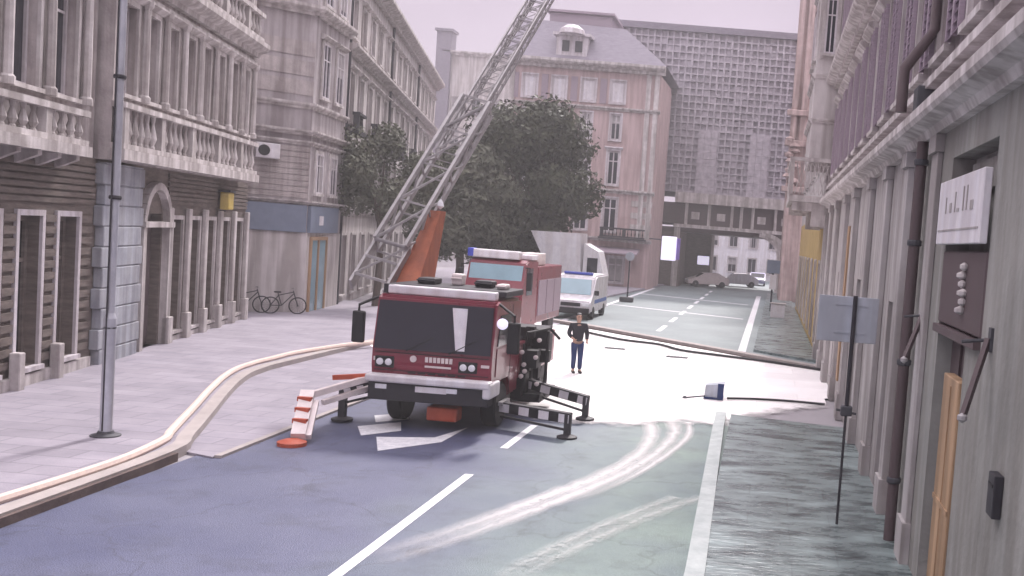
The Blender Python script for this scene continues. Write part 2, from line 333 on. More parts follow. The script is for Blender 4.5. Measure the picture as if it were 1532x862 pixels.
# left pavement, raised, following the kerb
kerb_pts = [(-9.75, -10), (-9.72, 12.8), (-9.85, 16.9), (-10.3, 18.3), (-11.2, 20.6), (-12.0, 22.6), (-12.8, 24.8), (-13.2, 26.6), (-13.3, 30), (-13.3, 50)]
def smooth(pts, n=4):
    out = []
    for i in range(len(pts)-1):
        p0 = Vector(pts[max(i-1, 0)]); p1 = Vector(pts[i]); p2 = Vector(pts[i+1]); p3 = Vector(pts[min(i+2, len(pts)-1)])
        for k in range(n):
            t = k/n; out.append(0.5*((2*p1)+(p2-p0)*t+(2*p0-5*p1+4*p2-p3)*t*t+(3*p1-p0-3*p2+p3)*t*t*t))
    out.append(Vector(pts[-1])); return out
kp = [Vector((p[0], p[1])) for p in kerb_pts]; kp = kp[:2]+smooth(kp[1:])[1:]
mb = MB(); mb.prism([(-40, -10)]+[(p.x-0.25, p.y) for p in kp]+[(-40, 50)], -0.1, 0.15)
tag(mb.build('pavement', M['paving']), kind='structure')
def strip(mb, pts, w0, w1, z0, z1):        # a band between offsets w0 and w1 to the right of a path
    L = []
    for i, p in enumerate(pts):
        d = (pts[min(i+1, len(pts)-1)]-pts[max(i-1, 0)]).normalized(); nr = Vector((d.y, -d.x)); L.append((p+nr*w0, p+nr*w1))
    for (a, b), (c, d) in zip(L, L[1:]):
        mb.hexa([(a.x, a.y, z0), (b.x, b.y, z0), (d.x, d.y, z0), (c.x, c.y, z0), (a.x, a.y, z1), (b.x, b.y, z1), (d.x, d.y, z1), (c.x, c.y, z1)])
mb = MB(); strip(mb, kp, -0.25, 0.0, -0.05, 0.165); tag(mb.build('kerb', M['kerb']), kind='structure')
mb = MB(); near = [p for p in kp if p.y < 17.0]; strip(mb, near, 0.004, 0.07, -0.05, 0.13); tag(mb.build('kerb_channel', M['kerb_dirt']), kind='structure')
bay = [(-9.35, 17.2)]+[(p.x, p.y) for p in kp if 17.0 < p.y < 50][::1]+[(-13.3, 50), (-9.7, 50)]
mb = MB(); mb.prism(bay, -0.05, 0.03); tag(mb.build('parking_bay', M['paving']), kind='structure')
mb = MB(); strip(mb, [Vector((-9.35, 17.25)), Vector((-9.45, 22)), Vector((-9.6, 46))], 0, 0.12, -0.02, 0.05); tag(mb.build('bay_edge', M['kerb']), kind='structure')
# right pavement
mb = MB(); mb.prism([(-0.52, -10), (2.3, -10), (2.3, 24.6), (-0.62, 25.3)], -0.05, 0.12); tag(mb.build('pavement', M['wet_paving']), kind='structure')
M['kerb_pale'] = mat('pale_kerb_stone', (0.33, 0.37, 0.37), 0.75, scale=3, col2=(0.50, 0.54, 0.53), bump=0.15)
mb = MB(); kr = [Vector((-0.36, -10)), Vector((-0.5, 13)), Vector((-0.72, 23.2)), Vector((-0.75, 25.4))]; strip(mb, kr, -0.26, 0.0, -0.05, 0.14); tag(mb.build('kerb', M['kerb_pale']), kind='structure')
# forecourt of the crossing: pale dust, whitened by sun glare put into its colour
pp = [G(x, y) for x, y in [(700, 600), (822, 624), (880, 631), (946, 634), (1000, 629), (1072, 634), (1120, 622), (1180, 613), (1236, 606)]]
edge = smooth([Vector((p.x, p.y)) for p in pp], 5)
edge = [Vector((edge[0].x-3, edge[0].y+3))]+edge
mb = MB(); al = mb.bm.loops.layers.float_color.new('cover')
def dust_glare_face(pts, cov, z=0.036):
    f = mb.face([(p[0], p[1], z) for p in pts])
    for lp, c in zip(f.loops, cov): lp[al] = (c, c, c, 1)
for a, b in zip(edge, edge[1:]):
    d = Vector((0.0, -1.5)); dust_glare_face([a+d, b+d, b, a], (0, 0, 0.62, 0.62)); dust_glare_face([a, b, b+Vector((0, 1.0)), a+Vector((0, 1.0))], (0.62, 0.62, 1, 1))
dust_glare_face([a+Vector((0, 1.0)) for a in edge]+[(2.3, 30), (2.3, 36.8), (-8.4, 46.4), (-13.3, 48.5), (-13.3, 34)], [1]*(len(edge)+5))
md = M['dust_glare']; n = md.node_tree.nodes; l = md.node_tree.links; b_ = n['Principled BSDF']
paving_joints(md, 2.4, 1.6, 0.82)
at_ = n.new('ShaderNodeVertexColor'); at_.layer_name = 'cover'
tc_ = n.new('ShaderNodeTexCoord'); nz_ = n.new('ShaderNodeTexNoise'); nz_.inputs['Scale'].default_value = 1.3; nz_.inputs['Detail'].default_value = 8; nz_.inputs['Roughness'].default_value = 0.7; l.new(tc_.outputs['Object'], nz_.inputs['Vector'])
a1 = n.new('ShaderNodeMath'); a1.operation = 'ADD'; l.new(at_.outputs[0], a1.inputs[0]); l.new(nz_.outputs[0], a1.inputs[1])
a2_ = n.new('ShaderNodeMapRange'); a2_.inputs[1].default_value = 0.85; a2_.inputs[2].default_value = 1.25; l.new(a1.outputs[0], a2_.inputs[0]); l.new(a2_.outputs[0], b_.inputs['Alpha'])
tag(mb.build('crossing', md), kind='structure')
# dust dragged out by wheels: thin mottled stains
def stain_mat(name, col, thr, sc, st=(1, 1, 1), amt=0.85):
    m = bpy.data.materials.new(name); m.use_nodes = True; n = m.node_tree.nodes; l = m.node_tree.links; b = n['Principled BSDF']
    b.inputs['Base Color'].default_value = (*col, 1); b.inputs['Roughness'].default_value = 0.9
    tc = n.new('ShaderNodeTexCoord'); mp = n.new('ShaderNodeMapping'); mp.inputs['Scale'].default_value = st; l.new(tc.outputs['Object'], mp.inputs[0])
    no = n.new('ShaderNodeTexNoise'); no.inputs['Scale'].default_value = sc; no.inputs['Detail'].default_value = 6; l.new(mp.outputs[0], no.inputs['Vector'])
    mr = n.new('ShaderNodeMapRange'); mr.inputs[1].default_value = thr-0.12; mr.inputs[2].default_value = thr+0.12; l.new(no.outputs[0], mr.inputs[0])
    uv = n.new('ShaderNodeUVMap'); sx = n.new('ShaderNodeSeparateXYZ'); l.new(uv.outputs[0], sx.inputs[0])
    ed = n.new('ShaderNodeMapRange'); ed.inputs[1].default_value = 0.0; ed.inputs[2].default_value = 0.5; l.new(sx.outputs[0], ed.inputs[0])
    e2 = n.new('ShaderNodeMapRange'); e2.inputs[1].default_value = 1.0; e2.inputs[2].default_value = 0.5; l.new(sx.outputs[0], e2.inputs[0])
    e3 = n.new('ShaderNodeMapRange'); e3.inputs[1].default_value = 1.0; e3.inputs[2].default_value = 0.6; l.new(sx.outputs[1], e3.inputs[0])
    a = mr.outputs[0]
    for q in (ed, e2, e3):
        k = n.new('ShaderNodeMath'); k.operation = 'MULTIPLY'; l.new(a, k.inputs[0]); l.new(q.outputs[0], k.inputs[1]); a = k.outputs[0]
    k = n.new('ShaderNodeMath'); k.operation = 'MULTIPLY'; l.new(a, k.inputs[0]); k.inputs[1].default_value = amt; l.new(k.outputs[0], b.inputs['Alpha']); return m
M['stain'] = stain_mat('dust_stain', (0.80, 0.77, 0.77), 0.30, 9.0, amt=0.72)
M['stain2'] = stain_mat('faint_dust_stain', (0.62, 0.64, 0.62), 0.38, 9.0, amt=0.5)
def track(px, w, m, z=0.009):
    pts = smooth([Vector(G(x, y).xy) for x, y in px], 6); mb = MB()
    L = []
    for i, p in enumerate(pts):
        d = (pts[min(i+1, len(pts)-1)]-pts[max(i-1, 0)]).normalized(); nr = Vector((d.y, -d.x))*w/2*(0.85+0.3*random.random()); L.append((p+nr, p-nr))
    uvl = mb.bm.loops.layers.uv.new('UVMap'); N = len(L)-1
    for i, ((a, b), (c, d)) in enumerate(zip(L, L[1:])):
        f = mb.face([(a.x, a.y, z), (b.x, b.y, z), (d.x, d.y, z), (c.x, c.y, z)])
        for v, co in zip(f.verts, ((0, i/N), (1, i/N), (1, (i+1)/N), (0, (i+1)/N))):
            for lp in v.link_loops: lp[uvl].uv = co
    return mb.build('dust_track', m)
for k, (px, w, m) in enumerate([
    ([(968, 628), (975, 650), (955, 680), (900, 712), (820, 742), (740, 772), (640, 806), (540, 835)], 0.52, 'stain'),
    ([(1000, 630), (1010, 645), (990, 672), (940, 705), (860, 740), (760, 778), (660, 815), (560, 846)], 0.44, 'stain'),
    ([(1030, 632), (1028, 655), (985, 690), (930, 722), (850, 755)], 0.26, 'stain'),
    ([(1052, 745), (990, 765), (900, 803), (820, 842), (760, 880)], 0.42, 'stain2'),
    ([(1010, 745), (940, 772), (860, 806), (780, 846), (730, 880)], 0.36, 'stain2')]):
    tag(track(px, w, M[m], 0.008+k*0.003), kind='structure')
# painted marks
def paint(name, poly, z=0.006, m=None):
    mb = MB(); mb.face([(p[0], p[1], z) for p in poly]); return tag(mb.build(name, m or M['paint']), kind='structure')
for y0, y1 in [(4, 9), (11.6, 17.5), (19.8, 22.4), (25.2, 28.0)]: paint('lane_line', [(-5.04, y0), (-4.88, y0), (-4.88, y1), (-5.04, y1)])
for q in [[(535, 638), (600, 632), (600, 645), (540, 652)], [(563, 654), (650, 655), (700, 640), (660, 662), (565, 675)], [(560, 622), (610, 618), (612, 628), (562, 632)]]:
    paint('bay_marking', [G(x, y)[:2] for x, y in q])
for y0 in range(48, 92, 6): paint('lane_line', [(-5.1, y0), (-4.85, y0), (-4.85, y0+3.4), (-5.1, y0+3.4)], 0.012)
paint('edge_line', [(-0.95, 41), (-0.62, 41), (-0.35, 90), (-0.75, 90)], 0.012)
paint('edge_line', [(-10.1, 48), (-9.8, 48), (-9.8, 90), (-10.1, 90)], 0.012)
for y0 in (60.0, 75.0): paint('stop_line', [(-9.8, y0+4), (-1.2, y0), (-1.2, y0+.5), (-9.8, y0+4.5)], 0.014)
mb = MB(); kk = [Vector((-13.3, 50.5)), Vector((-8.5, 47.1)), Vector((-4, 42.9)), Vector((2.3, 37.1))]
strip(mb, kk, -0.45, 0.0, -0.02, 0.14); tag(mb.build('crossing_kerb', M['kerb']), kind='structure')
mb = MB(); strip(mb, kk, 0.02, 0.14, -0.02, 0.05); tag(mb.build('drain_channel', M['kerb_dirt']), kind='structure')
mb = MB(); mb.prism([(-0.3, 42), (2.3, 39.5), (2.3, 95), (0.2, 95)], -0.02, 0.1); tag(mb.build('pavement', M['wet_paving']), kind='structure')
mb = MB(); mb.prism([(-30, 70), (-11.2, 70), (-10.4, 84), (-9.8, 97), (-30, 97)], -0.02, 0.12); tag(mb.build('pavement', M['paving']), kind='structure')

# ------------------------------------------------------------ windows and trim
def window(f, root, u0, u1, z0, z1, d=0.0, rec=0.25, bars=(1, 1), fm='white_frame', gm='glass', fw=0.07, trim=None, sill=True, hood=False, name='window'):
    mb = MB(); a = d-rec
    mb.fbox(f, u0, u0+fw, z0, z1, a, a+0.08).fbox(f, u1-fw, u1, z0, z1, a, a+0.08).fbox(f, u0+fw, u1-fw, z0, z0+fw, a, a+0.08).fbox(f, u0+fw, u1-fw, z1-fw, z1, a, a+0.08)
    for i in range(1, bars[0]+1):
        uc = u0+(u1-u0)*i/(bars[0]+1); mb.fbox(f, uc-fw*0.35, uc+fw*0.35, z0+fw, z1-fw, a+0.01, a+0.065)
    for i in range(1, bars[1]+1):
        zc = z0+(z1-z0)*(0.7 if bars[1] == 1 else i/(bars[1]+1)); mb.fbox(f, u0+fw, u1-fw, zc-fw*0.35, zc+fw*0.35, a+0.012, a+0.06)
    w = mb.build(name, M[fm], root)
    p = MB(); p.fbox(f, u0+0.01, u1-0.01, z0+0.01, z1-0.01, a-0.03, a+0.02); p.build('pane', M[gm], w)
    rb_ = random.random()
    if rb_ < 0.55 and gm == 'glass':
        hh = (z1-z0)*random.choice((0.3, 0.45, 0.6, 0.85)); c_ = MB()
        if rb_ < 0.3: c_.fbox(f, u0+fw, u1-fw, z1-fw-hh, z1-fw, a+0.021, a+0.027); c_.build('blind', M['blind'], w)
        else:
            c_.fbox(f, u0+fw, u0+fw+(u1-u0)*0.24, z0+fw, z1-fw, a+0.021, a+0.026); c_.build('curtain', M['blind'], w)
            c_ = MB(); c_.fbox(f, u1-fw-(u1-u0)*0.22, u1-fw, z0+fw, z1-fw, a+0.021, a+0.026); c_.build('curtain', M['blind'], w)
    if trim:
        t = MB(); q = 0.13
        t.fbox(f, u0-q, u0-0.003, z0, z1+q, d+0.002, d+0.07).fbox(f, u1+0.003, u1+q, z0, z1+q, d+0.002, d+0.07).fbox(f, u0-0.003, u1+0.003, z1+0.003, z1+q, d+0.004, d+0.075)
        if hood: t.prof(f, u0-0.28, u1+0.28, [(d+0.003, z1+q+0.003), (d+0.1, z1+q+0.003), (d+0.26, z1+q+0.12), (d+0.26, z1+q+0.17), (d+0.003, z1+q+0.24)])
        t.build('surround', M[trim], w)
    if sill:
        s = MB(); s.fbox(f, u0-0.12, u1+0.12, z0-0.1, z0-0.003, d+0.002, d+0.15); s.build('sill', M[trim or 'stone_trim'], w)
    return w
def balustrade(mb, f, u0, u1, z0, z1, d, step=0.42, r=0.09):
    h = z1-z0
    mb.fbox(f, u0, u1, z1-0.14, z1, d-0.3, d+0.04); mb.fbox(f, u0, u1, z0, z0+0.13, d-0.28, d+0.02)
    n = max(1, int((u1-u0)/step))
    for i in range(n):
        u = u0+(i+0.5)*(u1-u0)/n; c = f.p(u, z0+0.13, d-0.13); hh = h-0.27
        if i % 6 == 0: mb.fbox(f, u-0.13, u+0.13, z0+0.131, z1-0.141, d-0.26, d+0.0)
        else: mb.lathe(c, [(r*0.75, 0), (r*0.75, 0.06*hh), (r*0.5, 0.12*hh), (r*1.15, 0.32*hh), (r*0.95, 0.45*hh), (r*0.42, 0.75*hh), (r*0.6, 0.9*hh), (r*0.75, hh)], n=8)
def cornice(mb, f, u0, u1, z, d, h=0.3, out=0.3):
    mb.prof(f, u0, u1, [(d, z), (d+out*0.35, z), (d+out*0.4, z+h*0.3), (d+out*0.85, z+h*0.5), (d+out, z+h*0.7), (d+out, z+h), (d, z+h)])
def body_box(root, f, u0, u1, z0, z1, depth, m, name='wall', front=-0.36):
    mb = MB(); mb.fbox(f, u0, u1, z0, z1, -depth, front); return mb.build(name, m, root)

# ------------------------------------------------------------ near left building
LF = Fr((-15.78, 20.74), (-20.33, 39.86))
lb = empty('corner_building', (-16.5, 24, 0), 'ornate pinkish stone building with brown ground floor at the left edge', 'building')
wins_g = [(u, u+1.02, 0.55, 3.85) for u in (-8.8, -6.95, -5.1, -3.25, -1.4, 0.45, 2.3)] + [(u, u+0.95, 0.45, 3.85) for u in (9.75, 11.4, 13.05, 14.7, 16.35)]
door_g = (7.45, 9.0, 0.15, 4.0)
mb = MB(); wall_holes(mb, LF, -10, 17.9, 0, 5.3, wins_g+[door_g]); gw = mb.build('ground_floor_wall', M['brown'], lb)
body_box(lb, LF, -10, 16.7, 5.3, 16, 12, M['stone_pink'], name='core'); body_box(lb, LF, -10, 17.9, 0, 5.29, 12, M['brown'], name='core')
for w in wins_g[:7]: window(LF, lb, *w, rec=0.3, bars=(0, 1), fw=0.13, trim='white_frame', sill=True, fm='brown')
for w in wins_g[7:]: window(LF, lb, *w, rec=0.3, bars=(0, 1), fw=0.1, trim='stone_trim', sill=True, fm='brown')
# louvred boards between ground-floor windows and boarded band above them
mb = MB()
for a, b in [(-7.6, -7.1), (-5.75, -5.25), (-3.9, -3.4), (-2.05, -1.55), (-0.2, 0.3), (1.65, 2.15), (3.47, 4.05)]:
    z = 0.6
    while z < 3.8: mb.fbox(LF, a, b, z, z+0.16, 0.003, 0.06); z += 0.26
mb.split('louvred_board', M['brown'], lb)
mb = MB()
for i in range(7): mb.fbox(LF, -10, 4.15, 4.16+i*0.155, 4.27+i*0.155, 0.003, 0.05+0.012*(i % 3))
for i in range(7): mb.fbox(LF, 9.4, 17.9, 4.3+i*0.135, 4.4+i*0.135, 0.003, 0.045+0.01*(i % 3))
mb.split('boarded_band', M['brown'], lb)
mb = MB()
for u in (-7.2, -5.35, -3.5, -1.65, 0.2, 2.05, 9.3, 10.98, 12.63, 14.28, 15.93, 17.6):
    mb.fbox(LF, u-0.05 if u < 9 else u-0.18, u+0.2, 0.02, 0.95, 0.07, 0.28, 0.02)
for u in (9.3, 10.98, 12.63, 14.28, 15.93, 17.6): mb.fbox(LF, u-0.11, u+0.16, 0.955, 4.2, 0.07, 0.2, 0.02)
mb.fbox(LF, -10, 4.1, 0.0, 0.4, 0.003, 0.12); mb.fbox(LF, 9.2, 17.9, 0, 0.3, 0.003, 0.12)
mb.split('pilaster', M['stone_trim'], lb)
mb = MB(); z = 0
i = 0
while z < 5.2:                              # quoined blue-grey pier
    h = 0.52; e = 0.0 if i % 2 else 0.12
    mb.fbox(LF, 4.25+e, 6.95-e, z+0.012, min(z+h, 5.22)-0.012, 0.0, 0.22, 0.02); z += h; i += 1
mb.fbox(LF, 4.4, 6.8, 0, 5.2, -0.02, 0.18); mb.build('quoined_pier', M['blue_stone'], lb)
mb = MB()                                    # arched doorway
arc = [(8.22+1.02*cos(a), 3.65+1.15*sin(a)) for a in [pi*k/12 for k in range(13)]]
prev = None
for (u, z) in arc:
    if prev: mb.bar(LF.p(prev[0], prev[1], 0.1), LF.p(u, z, 0.1), 0.2, 0.2, up=LF.n)
    prev = (u, z)
for u in (7.2, 9.24): mb.fbox(LF, u-0.12, u+0.12, 0, 3.68, 0.0, 0.2)
mb.fbox(LF, 7.05, 9.4, 3.62, 3.78, 0.0, 0.25)
mb.build('door_surround', M['stone_trim'], lb)
mb = MB(); mb.fbox(LF, 7.45, 9.0, 0.15, 4.0, -0.34, -0.26)
for a in (7.55, 8.3):
    for z0, z1 in ((0.4, 1.3), (1.5, 2.9)): mb.fbox(LF, a, a+0.6, z0, z1, -0.262, -0.22)
dd = mb.build('door', M['dark_wood'], lb); mb = MB(); mb.tube([LF.p(8.2, 1.3, -0.24), LF.p(8.2, 1.3, -0.16), LF.p(8.2, 1.6, -0.16)], 0.02, 6); mb.build('handle', M['alu'], dd)
# first floor
mb = MB()
w1 = [(u, u+1.1, 6.6, 9.35) for u in (-9.3, -7.45, -5.6, -3.75, -1.9, -0.05, 1.8)]
wall_holes(mb, LF, -10, 4.1, 5.3, 16, w1); mb.build('upper_wall', M['stone_pink'], lb)
for w in w1: window(LF, lb, *w, trim='stone_trim', hood=True, bars=(1, 1), fw=0.08)
BD = 0.35
w2 = [(4.65+i*1.5, 5.5+i*1.5, 7.0, 9.25) for i in range(8)]; w3 = [(a, b, 11.6, 14.0) for a, b, _, _ in w2]
mb = MB(); wall_holes(mb, LF, 4.2, 16.7, 5.45, 16, w2+w3, d=BD); mb.fbox(LF, 4.2, 4.25, 5.3, 16, -0.36, BD-0.002).fbox(LF, 16.65, 16.7, 5.3, 16, -0.36, BD-0.002).fbox(LF, 4.25, 16.65, 5.3, 5.44, -0.36, BD-0.002)
mb.build('bay_wall', M['stone_pink'], lb)
for w in w2+w3: window(LF, lb, *w, d=BD, trim='stone_trim', hood=(w[2] < 8), bars=(1, 1), fw=0.08)
mb = MB()
for a, b, _, _ in w2: mb.lathe(LF.p(b+0.32, 6.9, BD+0.14), [(0.15, 0), (0.15, 0.15), (0.105, 0.2), (0.1, 1.3), (0.09, 2.4), (0.15, 2.5), (0.17, 2.65)], n=8)
for a, b, _, _ in w1: mb.lathe(LF.p(b+0.38, 6.5, 0.12), [(0.15, 0), (0.15, 0.15), (0.105, 0.2), (0.1, 1.3), (0.09, 2.6), (0.15, 2.7), (0.17, 2.85)], n=8)
mb.split('column', M['stone_trim'], lb)
mb = MB(); balustrade(mb, LF, -10, 2.5, 5.5, 6.3, 0.5); mb.fbox(LF, -10, 2.5, 5.25, 5.49, 0.0, 0.6)
for i in range(14): mb.prof(LF, -9.8+i*0.9, -9.62+i*0.9, [(0.06, 4.95), (0.1, 4.95), (0.5, 5.15), (0.5, 5.245), (0.06, 5.245)])
mb.split('balcony', M['stone_trim'], lb)
mb = MB(); balustrade(mb, LF, 4.1, 16.5, 5.6, 6.75, BD+0.3); mb.fbox(LF, 4.0, 16.6, 5.32, 5.59, BD+0.003, BD+0.38)
balustrade(mb, LF, 4.1, 16.5, 10.4, 11.4, BD+0.35); mb.split('balcony', M['stone_trim'], lb)
mb = MB(); cornice(mb, LF, 4.1, 16.8, 9.85, BD, 0.5, 0.5); cornice(mb, LF, -10, 4.3, 10.1, 0, 0.5, 0.4); mb.fbox(LF, 4.2, 16.7, 9.55, 9.7, BD+0.003, BD+0.12)
cornice(mb, LF, 4.1, 16.8, 15, BD, 0.6, 0.6); mb.split('cornice', M['stone_trim'], lb)
wl_ = empty('wall_lantern', LF.p(14.4, 4.5, 0.1), 'small yellow box lamp on the brown band of the left building', 'lamp')
mb = MB(); mb.fbox(LF, 14.15, 14.7, 4.25, 4.85, 0.12, 0.42, 0.03); mb.build('lamp_box', M['yellow'], wl_)
mb = MB(); mb.tube([LF.p(14.42, 4.2, 0.05), LF.p(14.42, 4.2, 0.25), LF.p(14.42, 4.26, 0.25)], 0.03, 6); mb.fbox(LF, 14.1, 14.75, 4.851, 4.92, 0.08, 0.46); mb.build('bracket', M['iron'], wl_)

# ------------------------------------------------------------ second building on the left, with the sign band
a2, b2, c2 = (-20.6, 39.4), (-19.45, 42.2), (-20.1, 47.0)
sb = empty('shop_building', (a2[0], a2[1], 0), 'pale lilac building with blue-grey shop band and air conditioner', 'building')
B1 = Fr((-24.6, 38.0), b2); B2 = Fr(b2, c2)
mb = MB(); mb.prism([(-24.6, 38), (b2[0], b2[1]), (c2[0], c2[1]), (-32, 52), (-32, 42)], 0, 17); mb.build('wall', M['plaster_lilac'], sb)
mb = MB(); L1 = B1.L
mb.fbox(B1, 0, L1+0.02, 0, 3.5, 0.003, 0.05); mb.fbox(B2, 0, 4.8, 0, 3.5, 0.003, 0.04); mb.build('lower_wall', M['plaster'], sb)
mb = MB(); mb.fbox(B1, 0.5, L1-0.05, 3.52, 4.65, 0.004, 0.16); mb.fbox(B2, 0.05, 4.0, 3.52, 4.65, 0.004, 0.15); fs = mb.build('shop_sign_band', M['sign_blue'], sb)
mb = MB(); mb.fbox(B2, 1.2, 1.75, 3.85, 4.25, 0.152, 0.17); mb.build('sign_badge', M['white'], fs)
mb = MB()
for z, h, o in ((7.15, 0.18, 0.14), (7.55, 0.22, 0.3), (8.65, 0.25, 0.2), (4.7, 0.15, 0.2), (12.5, 0.4, 0.4)):
    cornice(mb, B1, 0, L1+o*0.6, z, 0.0, h, o); cornice(mb, B2, -o*0.6, 4.8, z, 0.0, h, o)
mb.split('cornice', M['stone_trim'], sb)
mb = MB()
for i in range(9): mb.fbox(B1, 0, L1, 4.95+i*0.24, 5.16+i*0.24, 0.003, 0.03)
for z in (9.2, 10, 10.8): mb.fbox(B1, 0, L1, z, z+0.6, 0.003, 0.03)
mb.split('banded_stonework', M['stone_pink'], sb)
for z0 in (9.3, 13.2):
    for u in (0.9, 2.9): window(B2, sb, u, u+1.0, z0, z0+2.3, rec=-0.02, trim='stone_trim', hood=True)
    window(B1, sb, L1-3.6, L1-2.5, z0, z0+2.3, rec=-0.02, trim='stone_trim')
for u in (0.7, 2.7): window(B2, sb, u, u+0.9, 5.2, 6.9, rec=-0.02, trim='stone_trim')
mb = MB(); 
for u in (0.35, 1.35, 2.5): mb.fbox(B2, u, u+0.14, 0.1, 3.2, 0.045, 0.14)
mb.fbox(B2, 0.35, 2.64, 3.201, 3.35, 0.045, 0.14); df = mb.build('door_frame', M['tan_wood'], sb)
mb = MB(); mb.fbox(B2, 0.49, 1.35, 0.1, 3.2, 0.045, 0.08).fbox(B2, 1.49, 2.5, 0.1, 3.2, 0.045, 0.08); mb.split('door', M['glass_sky'], df)
ac = empty('air_conditioner', B1.p(L1-1.7, 6.7, 0), 'white air conditioner unit with round fan high on the lilac wall', 'air conditioner')
mb = MB(); mb.fbox(B1, L1-2.15, L1-1.25, 6.45, 7.05, 0.06, 0.4, 0.02); mb.build('case', M['white'], ac)
mb = MB(); c = B1.p(L1-1.85, 6.75, 0.4); yv = B1.n
for r in (0.22,): mb.tube([c, c+yv*0.02], r, 20)
mb.build('fan', M['black'], ac)
# bicycles against the wall
def wheel_ring(mb, c, r, t, ax, n=26, m=6):
    ax = Vector(ax).normalized(); up = Vector((0, 0, 1)); s_ = ax.cross(up); vs = []
    for i in range(n):
        a = 2*pi*i/n; rd = s_*cos(a)+up*sin(a); ring = []
        for k in range(m):
            b_ = 2*pi*k/m; ring.append(mb.bm.verts.new(Vector(c)+rd*(r+t*cos(b_))+ax*t*sin(b_)))
        vs.append(ring)
    for i in range(n):
        for k in range(m): mb.bm.faces.new((vs[i][k], vs[(i+1) % n][k], vs[(i+1) % n][(k+1) % m], vs[i][(k+1) % m]))
def bicycle(f, u, d, label):
    root = empty('bicycle', f.p(u, 0.15, d), label, 'bicycle', 'bicycles by the lilac wall')
    z = 0.15+0.34
    for uu in (u-0.52, u+0.52):
        mb = MB(); wheel_ring(mb, f.p(uu, z, d), 0.33, 0.025, f.n)
        for k in range(8):
            a = pi*k/8; mb.bar(f.p(uu+0.32*cos(a), z+0.32*sin(a), d), f.p(uu-0.32*cos(a), z-0.32*sin(a), d), 0.006)
        mb.build('wheel', M['black'], root)
    mb = MB(); P = lambda a, b: f.p(u+a, z+b, d)
    for p, q in (((-0.52, 0), (-0.1, 0)), ((-0.1, 0), (-0.25, 0.5)), ((-0.52, 0), (-0.22, 0.42)), ((-0.1, 0), (0.36, 0.5)), ((-0.22, 0.42), (0.34, 0.56)), ((0.52, 0), (0.33, 0.62))): mb.tube([P(*p), P(*q)], 0.02, 6)
    mb.build('frame', M['dark_metal'], root)
    mb = MB(); mb.tube([f.p(u+0.33, z+0.68, d-0.28), P(0.36, 0.72), f.p(u+0.33, z+0.68, d+0.28)], 0.016, 6); mb.tube([P(0.33, 0.6), P(0.35, 0.72)], 0.016, 6); mb.build('handlebar', M['alu'], root)
    mb = MB(); mb.fbox(f, u-0.4, u-0.14, z+0.52, z+0.58, d-0.07, d+0.07, 0.02); mb.build('saddle', M['black'], root)
B3 = B1
bicycle(B3, L1-2.2, 0.45, 'dark bicycle leaning below the air conditioner, nearest to the brown shopfront')
bicycle(B3, L1-0.9, 0.75, 'dark bicycle standing beside the tan framed door')

# ------------------------------------------------------------ long building further left
FL = Fr((-20.3, 47.2), (-20.3-0.231*43, 47.2+0.973*43))
fb = empty('terrace_building', (-24, 60, 0), 'long pale pink terrace of tall shuttered windows behind the ladder', 'building')
holes = []
for r, (z0, z1) in enumerate([(0.5, 3.4), (5.2, 7.6), (8.8, 11.2), (12.9, 14.7)]):
    for i in range(15): holes.append((1.0+i*2.8, 2.2+i*2.8, z0, z1))
mb = MB(); wall_holes(mb, FL, 0, 43, 0, 16.2, holes); mb.build('wall', M['plaster'], fb); body_box(fb, FL, 0, 43, 0, 16.2, 12, M['plaster'], 'core')
for h in holes: window(FL, fb, *h, trim='stone_trim', bars=(1, 1), rec=0.2, fm='shutter', hood=h[2] > 8)
mb = MB(); cornice(mb, FL, 0, 43.3, 15.9, 0, 0.6, 0.7); cornice(mb, FL, 0, 43.2, 12.0, 0, 0.4, 0.5); cornice(mb, FL, 0, 43.2, 4.4, 0, 0.35, 0.3); mb.split('cornice', M['stone_trim'], fb)
mb = MB()
for i in range(0, 15, 2): balustrade(mb, FL, 0.6+i*2.8, 2.6+i*2.8, 8.4, 9.3, 0.6, 0.3, 0.05); mb.fbox(FL, 0.5+i*2.8, 2.7+i*2.8, 8.2, 8.39, 0, 0.7)
mb.split('balcony', M['dark_metal'], fb)
mb = MB(); mb.prof(FL, 0, 43, [(0.3, 16.5), (-6, 19.5), (-12, 16.5)]); mb.build('roof', M['slate'], fb)
mb = MB()
for u in (0.15, 14.2, 28.3): mb.tube([FL.p(u, 0, 0.12), FL.p(u, 15.8, 0.12)], 0.08, 8)
mb.split('downpipe', M['dark_metal'], fb)

# ------------------------------------------------------------ pale building behind, with chimney
pb = empty('distant_building', (-30, 125, 0), 'faint flat roofed building with a dark chimney between terrace and ladder', 'building')
q0 = V(668, 78, 125); q1 = V(800, 90, 125)
DB = Fr((q0.x, 125), (q1.x+3, 125))
holes = [(1+i*2.4, 2.1+i*2.4, z, z+2) for i in range(5) for z in (6, 10, 14, 18, 22)]
holes = [h for h in holes if h[3] < q0.z-1.5 and h[1] < DB.L-.3]
mb = MB(); wall_holes(mb, DB, 0, DB.L, 0, q0.z, holes); mb.build('wall', M['plaster'], pb); body_box(pb, DB, 0, DB.L, 0, q0.z, 10, M['plaster'], 'core')
for h in holes: window(DB, pb, *h, trim=None, sill=True, bars=(1, 0))
mb = MB(); cornice(mb, DB, -0.3, DB.L, q0.z-0.3, 0, 0.5, 0.5); mb.build('cornice', M['stone_trim'], pb)
mb = MB(); c = V(660, 95, 124); mb.box(c.x-0.9, c.x+0.9, 124.5, 126.5, 0, V(660, 45, 124).z, 0.05); mb.box(c.x-1.1, c.x+1.1, 124.3, 126.7, V(660, 45, 124).z+0.003, V(660, 41, 124).z); mb.build('chimney', M['slate'], pb)

